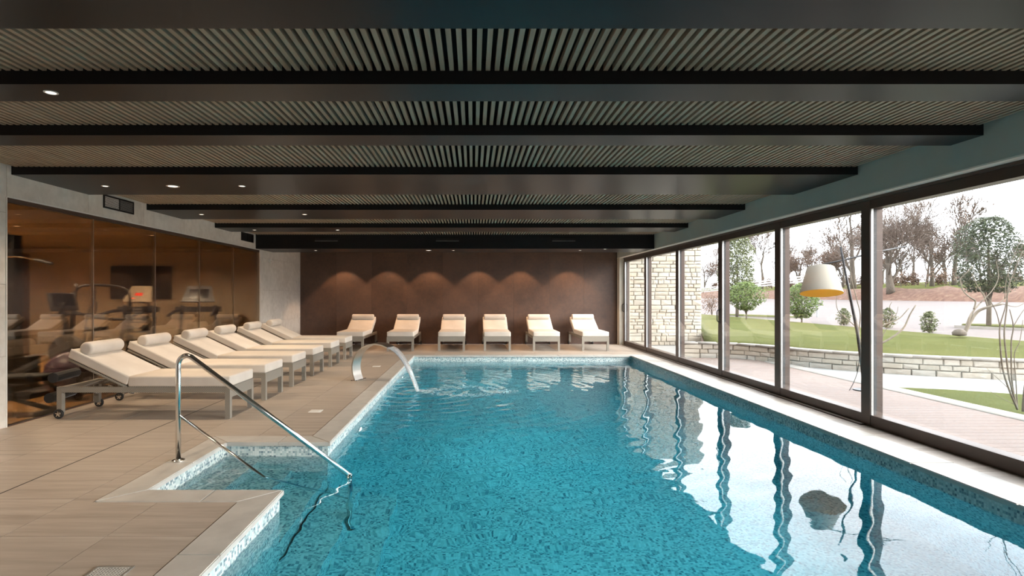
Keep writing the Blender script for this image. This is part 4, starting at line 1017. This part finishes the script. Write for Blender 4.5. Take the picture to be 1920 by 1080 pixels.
MB().lathe([(0.16, 0.0), (0.16, 0.015), (0.03, 0.03)], 24, Matrix.Translation((pb.x, 0, 0.0))).build('base', M['darkmetal'], e, autosmooth=40)

# metal guard rail across the car park
e = empty('guard_rail', (0, 0, 0), 0, 'long slanting rail of pale metal tubes crossing behind the round laurel', 'rail')
P1, P2 = Vector((fx(1300, 40), 40, fz(543, 40))), Vector((fx(1540, 24), 24, fz(514.5, 24)))
for dz_ in (0.0, 0.12, 0.24): MB().tube([P1 + Vector((0, 0, -dz_ * 1.0)), P2 + Vector((0, 0, -dz_))], 0.035, 8).build('tube', M['alu'], e)
for t in (0.02, 0.5, 0.98):
    q = P1.lerp(P2, t); MB().tube([(q.x, q.y, gz(q.x)), (q.x, q.y, q.z)], 0.04, 8).build('post', M['strut'], e)

# ------------------------------------------------------------------ plants
def grow(rng_, h, r0, levels, spread, split=(2, 4), trunk_frac=0.3, lean=(0, 0), bend=0.25, gl=(0.5, 0.75), tw=0.0):
    """bare branching skeleton: returns limb and twig builders and the twig tips"""
    limb, twig, tips = MB(), MB(), []
    def br(p, d, length, r, lev):
        n = 4 if lev < 2 else 3; pts = [p]; rs = [r]
        for i in range(n):
            d = (d + Vector((rng_.uniform(-1, 1), rng_.uniform(-1, 1), rng_.uniform(-0.6, 0.9))) * bend * (0.6 if lev == 0 else 1)).normalized()
            pts.append(pts[-1] + d * (length / n)); rs.append(max(tw, r * (1 - 0.55 * (i + 1) / n)))
        (limb if lev < 3 else twig).tube(pts, rs, 7 if lev == 0 else 5 if lev < 3 else 3, lev == 0)
        tips.append(pts[-1])
        if lev >= levels: return
        k = rng_.randint(*split) + (1 if lev < 2 else 0)
        for c_ in range(k):
            t = rng_.uniform(0.35 if lev else trunk_frac + 0.05, 1.0); i = min(int(t * n), n - 1); q = pts[i].lerp(pts[i+1], t * n - i)
            az = rng_.uniform(0, 2 * math.pi); ax = d.orthogonal().normalized(); ax.rotate(Matrix.Rotation(az, 3, d))
            nd = (d * math.cos(spread) + ax * math.sin(spread) * rng_.uniform(0.7, 1.3)).normalized(); nd.z += 0.12; nd.normalize()
            br(q, nd, length * rng_.uniform(*gl), rs[i] * rng_.uniform(0.45, 0.65), lev + 1)
        br(pts[-1], d, length * rng_.uniform(gl[0] + 0.05, gl[1]), rs[-1] * 0.95, lev + 1)
    br(Vector((0, 0, -0.05)), Vector((lean[0], lean[1], 1)).normalized(), h * trunk_frac * 1.5, r0, 0)
    return limb, twig, tips
def leaves(rng_, pts, size, n, jitter, flat=0.5):
    m = MB()
    for k in range(n):
        p = Vector(rng_.choice(pts)) + Vector((rng_.gauss(0, jitter), rng_.gauss(0, jitter), rng_.gauss(0, jitter)))
        a = Vector((rng_.uniform(-1, 1), rng_.uniform(-1, 1), rng_.uniform(-1, 1))).normalized(); b = a.orthogonal().normalized(); s_ = size * rng_.uniform(0.6, 1.3)
        o = len(m.v); m.v += [tuple(p - a*s_), tuple(p + b*s_*flat), tuple(p + a*s_), tuple(p - b*s_*flat)]; m.f.append((o, o+1, o+2, o+3))
    return m
def bare_tree(seed, loc, h, r0, label, leafn=0, levels=4, spread=0.62, rz=0.0, group=None, mats=('bark', 'twig'), lean=(0, 0), trunk_frac=0.3, bend=0.25, split=(2, 4), leafsize=0.11, grow_len=(0.5, 0.75), tw=0.0, fit=False, jit=0.25, nm='bare_tree', cat='tree'):
    rg = random.Random(seed); e = empty(nm, loc, rz, label, cat, group)
    limb, twig, tips = grow(rg, h, r0, levels, spread, split, trunk_frac, lean, bend, grow_len, tw)
    if fit:
        k = h / max(p.z for p in tips); e.scale = (k, k, k)
    limb.build('trunk', M[mats[0]], e, smooth=True); twig.build('twigs', M[mats[1]], e)
    if leafn: leaves(rg, tips, leafsize, leafn, jit).build('withered_leaves', M['leafbrown'], e)
    return e
def evergreen(seed, loc, h, w, trunk, label, mat, leafn, leaf, shape='column', nm='evergreen_tree', cat='tree', group=None):
    rg = random.Random(seed); e = empty(nm, loc, 0, label, cat, group)
    MB().tube([(0, 0, -0.05), (0.02, 0, trunk + 0.2), (0, 0.02, h * 0.8)], [0.06 * h / 3, 0.05 * h / 3, 0.015], 7).build('trunk', M['barkpale'], e, smooth=True)
    pts = []
    while len(pts) < leafn:
        t = rg.random(); z = trunk + (h - trunk) * t
        if shape == 'column': rr = w/2 * (min(1, (t + 0.08) / 0.25) ** 0.6) * (1 - max(0, t - 0.45) / 0.55) ** 0.62
        elif shape == 'dome': rr = w/2 * math.sqrt(max(0, 1 - ((t - 0.45) / 0.56) ** 2)) * (0.55 + 0.45 * min(1, t / 0.4))
        elif shape == 'egg': rr = w/2 * math.sqrt(max(0, 1 - ((t - 0.40) / (0.61 if t > 0.4 else 0.46)) ** 2)) ** (0.85)
        else: rr = w/2 * math.sin(math.pi * (0.12 + 0.88 * t)) ** 0.6
        a = rg.uniform(0, 2 * math.pi); lump = 1 + 0.10 * math.sin(3 * a + 6 * t + seed) + 0.07 * math.sin(7 * a - 13 * t)
        q = rr * lump * (rg.random() ** 0.38)
        pts.append((q * math.cos(a), q * math.sin(a), z))
    leaves(rg, pts, leaf, leafn, leaf * 0.4, 0.45).build('foliage', M[mat], e)
    st_ = MB()
    for k in range(9):
        a = rg.uniform(0, 6.28); q = w * 0.33; st_.tube([(0, 0, trunk * 0.6), (q * 0.4 * math.cos(a), q * 0.4 * math.sin(a), trunk + (h - trunk) * 0.3), (q * math.cos(a), q * math.sin(a), trunk + (h - trunk) * rg.uniform(0.5, 0.8))], [0.02, 0.013, 0.005], 4, False)
    st_.build('branches', M['bark'], e); return e

def gp(px, X):            # ground point on the car park for a pixel column at distance X
    Y = X * F / (px - VX); return (X, Y, gz(X))
# big oak on the bank and the wood behind it
Yb = 42.5 * F / (1668 - VX)
bare_tree(5, (42.6, Yb, 1.6), 11.6, 0.40, 'great bare oak with spreading limbs on the earth bank', 200, 5, 0.80, 2.2, None, trunk_frac=0.18, bend=0.20, split=(3, 4), leafsize=0.07, grow_len=(0.64, 0.88), tw=0.013, fit=True)
protos = []
for sd in (21, 8, 33, 41):
    protos.append((sd, [None]))
wood = [(1322, 47, 9.0, 0, 1), (1350, 50, 9.5, 2, 1), (1428, 47, 11.0, 1, 0), (1465, 52, 9.0, 3, 0), (1478, 60, 8.0, 2, 1), (1498, 48, 8.5, 0, 1), (1520, 58, 7.5, 1, 1), (1545, 50, 8.0, 2, 1), (1566, 62, 7.5, 3, 1), (1580, 48, 8.5, 0, 1), (1601, 45, 13.0, 3, 0), (1640, 52, 9.0, 1, 1), (1655, 62, 8.0, 0, 1),
        (1690, 60, 7.5, 2, 1), (1712, 54, 8.5, 1, 0), (1738, 62, 7.0, 3, 1), (1748, 47, 9.8, 2, 0), (1772, 56, 8.0, 0, 0), (1790, 49, 9.6, 3, 0), (1815, 62, 6.0, 1, 1), (1838, 60, 6.0, 2, 1), (1875, 66, 4.5, 0, 1), (1900, 64, 4.5, 3, 1), (1930, 62, 5.0, 1, 1), (1960, 60, 5.0, 2, 1)]
wl_names = ['bare grey tree of thin twigs in the wood behind the bank', 'slender tree with withered russet leaves in the wood behind the bank']
made = {}; base_k = {}
for k, (px, X, h, pi, rus) in enumerate(wood):
    loc = (X, X * F / (px - VX), 2.15 + 0.045 * (X - 47)); key = (pi, rus)
    if key not in made:
        made[key] = bare_tree((21, 8, 33, 41)[pi], loc, 9.0, 0.17, wl_names[rus], 2600 if rus else 300, 5, 0.55, 0.0, ('bare grey trees of the wood', 'russet trees of the wood')[rus], trunk_frac=0.22, bend=0.18, split=(2, 3), leafsize=0.075, tw=0.016, fit=True, jit=0.5); o = made[key]; base_k[key] = o.scale[0]
    else: o = copy_tree(made[key])
    o.location = loc; o.rotation_euler = (0, 0, k * 1.7); q = base_k[key] * h / 9.0; o.scale = (q * 1.1, q * 1.1, q)
# undergrowth on the bank
scrub = {}
for k, (px, X, h) in enumerate(((1310, 48, 3.6), (1338, 49, 4.0), (1415, 48, 3.4), (1448, 50, 4.0), (1480, 48, 3.2), (1510, 47, 3.8), (1536, 49, 3.4), (1560, 47, 3.0), (1590, 49, 3.6), (1625, 48, 3.4), (1672, 52, 3.4), (1698, 50, 3.0), (1722, 53, 3.4), (1757, 52, 3.2), (1802, 54, 3.2), (1822, 52, 2.6), (1862, 56, 2.6), (1888, 54, 2.4), (1915, 57, 2.6))):
    loc = (X, X * F / (px - VX), 2.15 + 0.045 * (X - 47)); q = k % 3
    if q not in scrub: scrub[q] = o = bare_tree(200 + q, loc, 3.4, 0.05, 'tangled russet thicket bush under the trees of the wood', 900, 4, 0.62, 0, 'thicket bushes under the wood', trunk_frac=0.14, bend=0.3, split=(3, 4), leafsize=0.075, tw=0.014, jit=0.4, nm='thicket_bush', cat='bush')
    else: o = copy_tree(scrub[q])
    o.location = loc; o.rotation_euler = (0, 0, k * 2.1); o.scale = (1.25 * h / 3.4, 1.25 * h / 3.4, h / 3.4)
for k, (px, X, h) in enumerate(((1690, 46, 2.2), (1735, 46, 2.4), (1780, 47, 2.2), (1440, 46, 2.5), (1600, 46, 2.0))):
    bare_tree(100 + k, (X, X * F / (px - VX), 2.15), h, 0.06, 'low leafless scrub bush on the grassy bank', 120, 3, 0.7, k, 'scrub bushes on the bank', trunk_frac=0.3, bend=0.35, leafsize=0.1, nm='scrub_bush', cat='bush')
# evergreens
X1 = fx(1854, 15.9); evergreen(2, (X1, 15.9, zi1 - 0.02), 3.12, 1.62, 0.98, 'dense dark evergreen with bare trunk on the kerbed island', 'leafdark', 15000, 0.036, 'egg')
X2 = fx(1382, 25.4); evergreen(4, (X2, 25.4, zi2 - 0.02), 3.75, 1.55, 0.65, 'tall olive-green column evergreen behind the round laurel', 'leafolive', 12000, 0.05, 'egg')
evergreen(6, gp(1399, 11.3), 1.55, 1.5, 0.42, 'round bright green laurel bush at the lawn edge', 'leafmid', 3600, 0.05, 'dome', 'laurel_bush', 'bush')
evergreen(9, gp(1503, 12.1), 1.42, 1.25, 0.2, 'bushy green laurel standing behind the cream lampshade', 'leafmid', 3400, 0.05, 'dome', 'laurel_bush', 'bush')
for px, X, h, sd, lab in ((1582, 12.4, 0.56, 61, 'small oval shrub below the outdoor lamp'), (1664, 12.6, 0.62, 63, 'small oval shrub behind the leaning branch'), (1742, 12.3, 0.56, 65, 'small oval shrub standing alone on the car park edge')):
    evergreen(sd, gp(px, X), h, h * 0.75, 0.03, lab, 'leafolive', 900, 0.035, 'oval', 'small_shrub', 'shrub')
bare_tree(71, gp(1335, 12.0), 1.3, 0.05, 'small russet shrub with bare stems beside the stone pier', 900, 3, 0.6, 0, None, trunk_frac=0.22, leafsize=0.045)

def stems(name, base, lines, label, mat, cat='tree'):
    """stems traced as polylines through space: (radius, points)"""
    e = empty(name, base, 0, label, cat); b = Vector(base)
    for r, pts, part in lines:
        P = spline([Vector(p) - b for p in pts], 5); MB().tube(P, [max(0.0025, 0.62 * r * (1 - 0.6 * i / len(P))) for i in range(len(P))], 7).build(part, M[mat], e, smooth=True)
    return e
def pt(px, py, Y): return Vector((fx(px, Y), Y, fz(py, Y)))
# leaning knotted tree on the lawn edge
Yk = 13.1; kb_ = pt(1806, 628, Yk)
rg = random.Random(3)
lines = [(0.075, [kb_, pt(1818, 605, Yk), pt(1832, 585, Yk), pt(1852, 576, Yk - .1), pt(1880, 570, Yk - .2)], 'trunk'), (0.05, [pt(1812, 615, Yk), pt(1818, 596, Yk), pt(1826, 582, Yk + .1), pt(1838, 568, Yk + .2)], 'limb'),
         (0.03, [pt(1826, 580, Yk), pt(1829, 565, Yk), pt(1818, 557, Yk), pt(1806, 545, Yk + .1), pt(1801, 525, Yk + .1), pt(1812, 512, Yk), pt(1825, 498, Yk)], 'branch'), (0.028, [pt(1852, 576, Yk), pt(1845, 555, Yk), pt(1832, 535, Yk), pt(1822, 512, Yk)], 'branch'),
         (0.02, [pt(1838, 568, Yk), pt(1860, 545, Yk), pt(1872, 520, Yk), pt(1868, 490, Yk)], 'branch'), (0.02, [pt(1866, 573, Yk), pt(1884, 560, Yk), pt(1894, 540, Yk), pt(1890, 512, Yk)], 'branch'), (0.016, [pt(1880, 570, Yk), pt(1905, 575, Yk), pt(1925, 566, Yk)], 'branch')]
e = stems('knotted_tree', kb_, lines, 'leaning pale knotted tree with twisting limbs on the lawn edge', 'barkpale')
MB().lathe([(0.02, -0.05), (0.13, -0.03), (0.14, 0.04), (0.09, 0.10), (0.03, 0.12)], 10, Matrix.Translation((-0.09, 0, 0.02))).build('stump', M['bark'], e, smooth=True)
# multi-stem tree in the small lawn
Ys = 7.0; sb = pt(1908, 768, Ys)
lines = [(0.02, [sb, pt(1892, 730, Ys), pt(1880, 690, Ys), pt(1875, 640, Ys), pt(1875, 612, Ys), pt(1884, 580, Ys), pt(1888, 560, Ys)], 'stem'), (0.018, [sb, pt(1893, 712, Ys), pt(1886, 660, Ys), pt(1883, 622, Ys), pt(1888, 575, Ys), pt(1890, 540, Ys), pt(1905, 500, Ys), pt(1918, 470, Ys)], 'stem'),
         (0.018, [sb, pt(1898, 720, Ys), pt(1896, 645, Ys), pt(1900, 612, Ys), pt(1893, 580, Ys)], 'stem'), (0.012, [sb, pt(1905, 715, Ys), pt(1902, 665, Ys), pt(1912, 640, Ys), pt(1918, 600, Ys)], 'stem'),
         (0.008, [pt(1901, 738, Ys), pt(1880, 718, Ys), pt(1860, 700, Ys), pt(1850, 690, Ys)], 'twig'), (0.006, [pt(1901, 758, Ys), pt(1875, 745, Ys), pt(1852, 731, Ys)], 'twig'), (0.010, [pt(1875, 612, Ys), pt(1868, 585, Ys), pt(1855, 562, Ys), pt(1840, 545, Ys)], 'twig'),
         (0.009, [pt(1900, 612, Ys), pt(1912, 592, Ys), pt(1924, 575, Ys)], 'twig'), (0.008, [pt(1884, 560, Ys), pt(1888, 520, Ys), pt(1905, 470, Ys), pt(1916, 445, Ys)], 'twig')]
e = stems('young_tree', sb, lines, 'young leafless tree of several thin stems in the small lawn', 'barkpale')
Y2 = 6.85; s2 = pt(1919, 772, Y2)
stems('young_tree', s2, [(0.03, [s2, pt(1921, 735, Y2), pt(1926, 690, Y2), pt(1922, 640, Y2)], 'stem'), (0.012, [pt(1924, 660, Y2), pt(1932, 620, Y2), pt(1930, 570, Y2)], 'twig')], 'single thick leafless stem beside the many-stemmed young tree', 'barkpale')
# gnarled small tree on the lawn behind the lamp pole
Yg = 11.9; g0 = pt(1622, 664, Yg)
lines = [(0.05, [g0, pt(1612, 640, Yg), pt(1607, 610, Yg), pt(1600, 578, Yg)], 'trunk'), (0.045, [g0, pt(1640, 648, Yg), pt(1660, 640, Yg), pt(1682, 626, Yg), pt(1696, 612, Yg), pt(1706, 590, Yg), pt(1717, 572, Yg)], 'limb'), (0.03, [pt(1612, 640, Yg), pt(1640, 618, Yg), pt(1665, 606, Yg), pt(1686, 597, Yg), pt(1704, 578, Yg)], 'limb'),
         (0.018, [pt(1665, 606, Yg), pt(1672, 590, Yg), pt(1668, 576, Yg), pt(1672, 566, Yg)], 'twig'), (0.018, [pt(1604, 612, Yg), pt(1588, 598, Yg), pt(1573, 585, Yg), pt(1568, 570, Yg), pt(1569, 555, Yg)], 'twig'), (0.02, [pt(1610, 625, Yg), pt(1613, 590, Yg), pt(1606, 560, Yg), pt(1596, 520, Yg), pt(1592, 480, Yg)], 'limb'), (0.014, [pt(1600, 580, Yg), pt(1590, 555, Yg), pt(1583, 520, Yg), pt(1580, 490, Yg)], 'twig'),
         (0.014, [pt(1650, 644, Yg), pt(1660, 620, Yg), pt(1680, 590, Yg), pt(1684, 575, Yg)], 'twig')]
stems('gnarled_tree', g0, lines, 'small gnarled leafless tree on the lawn behind the outdoor lamp', 'barkpale')
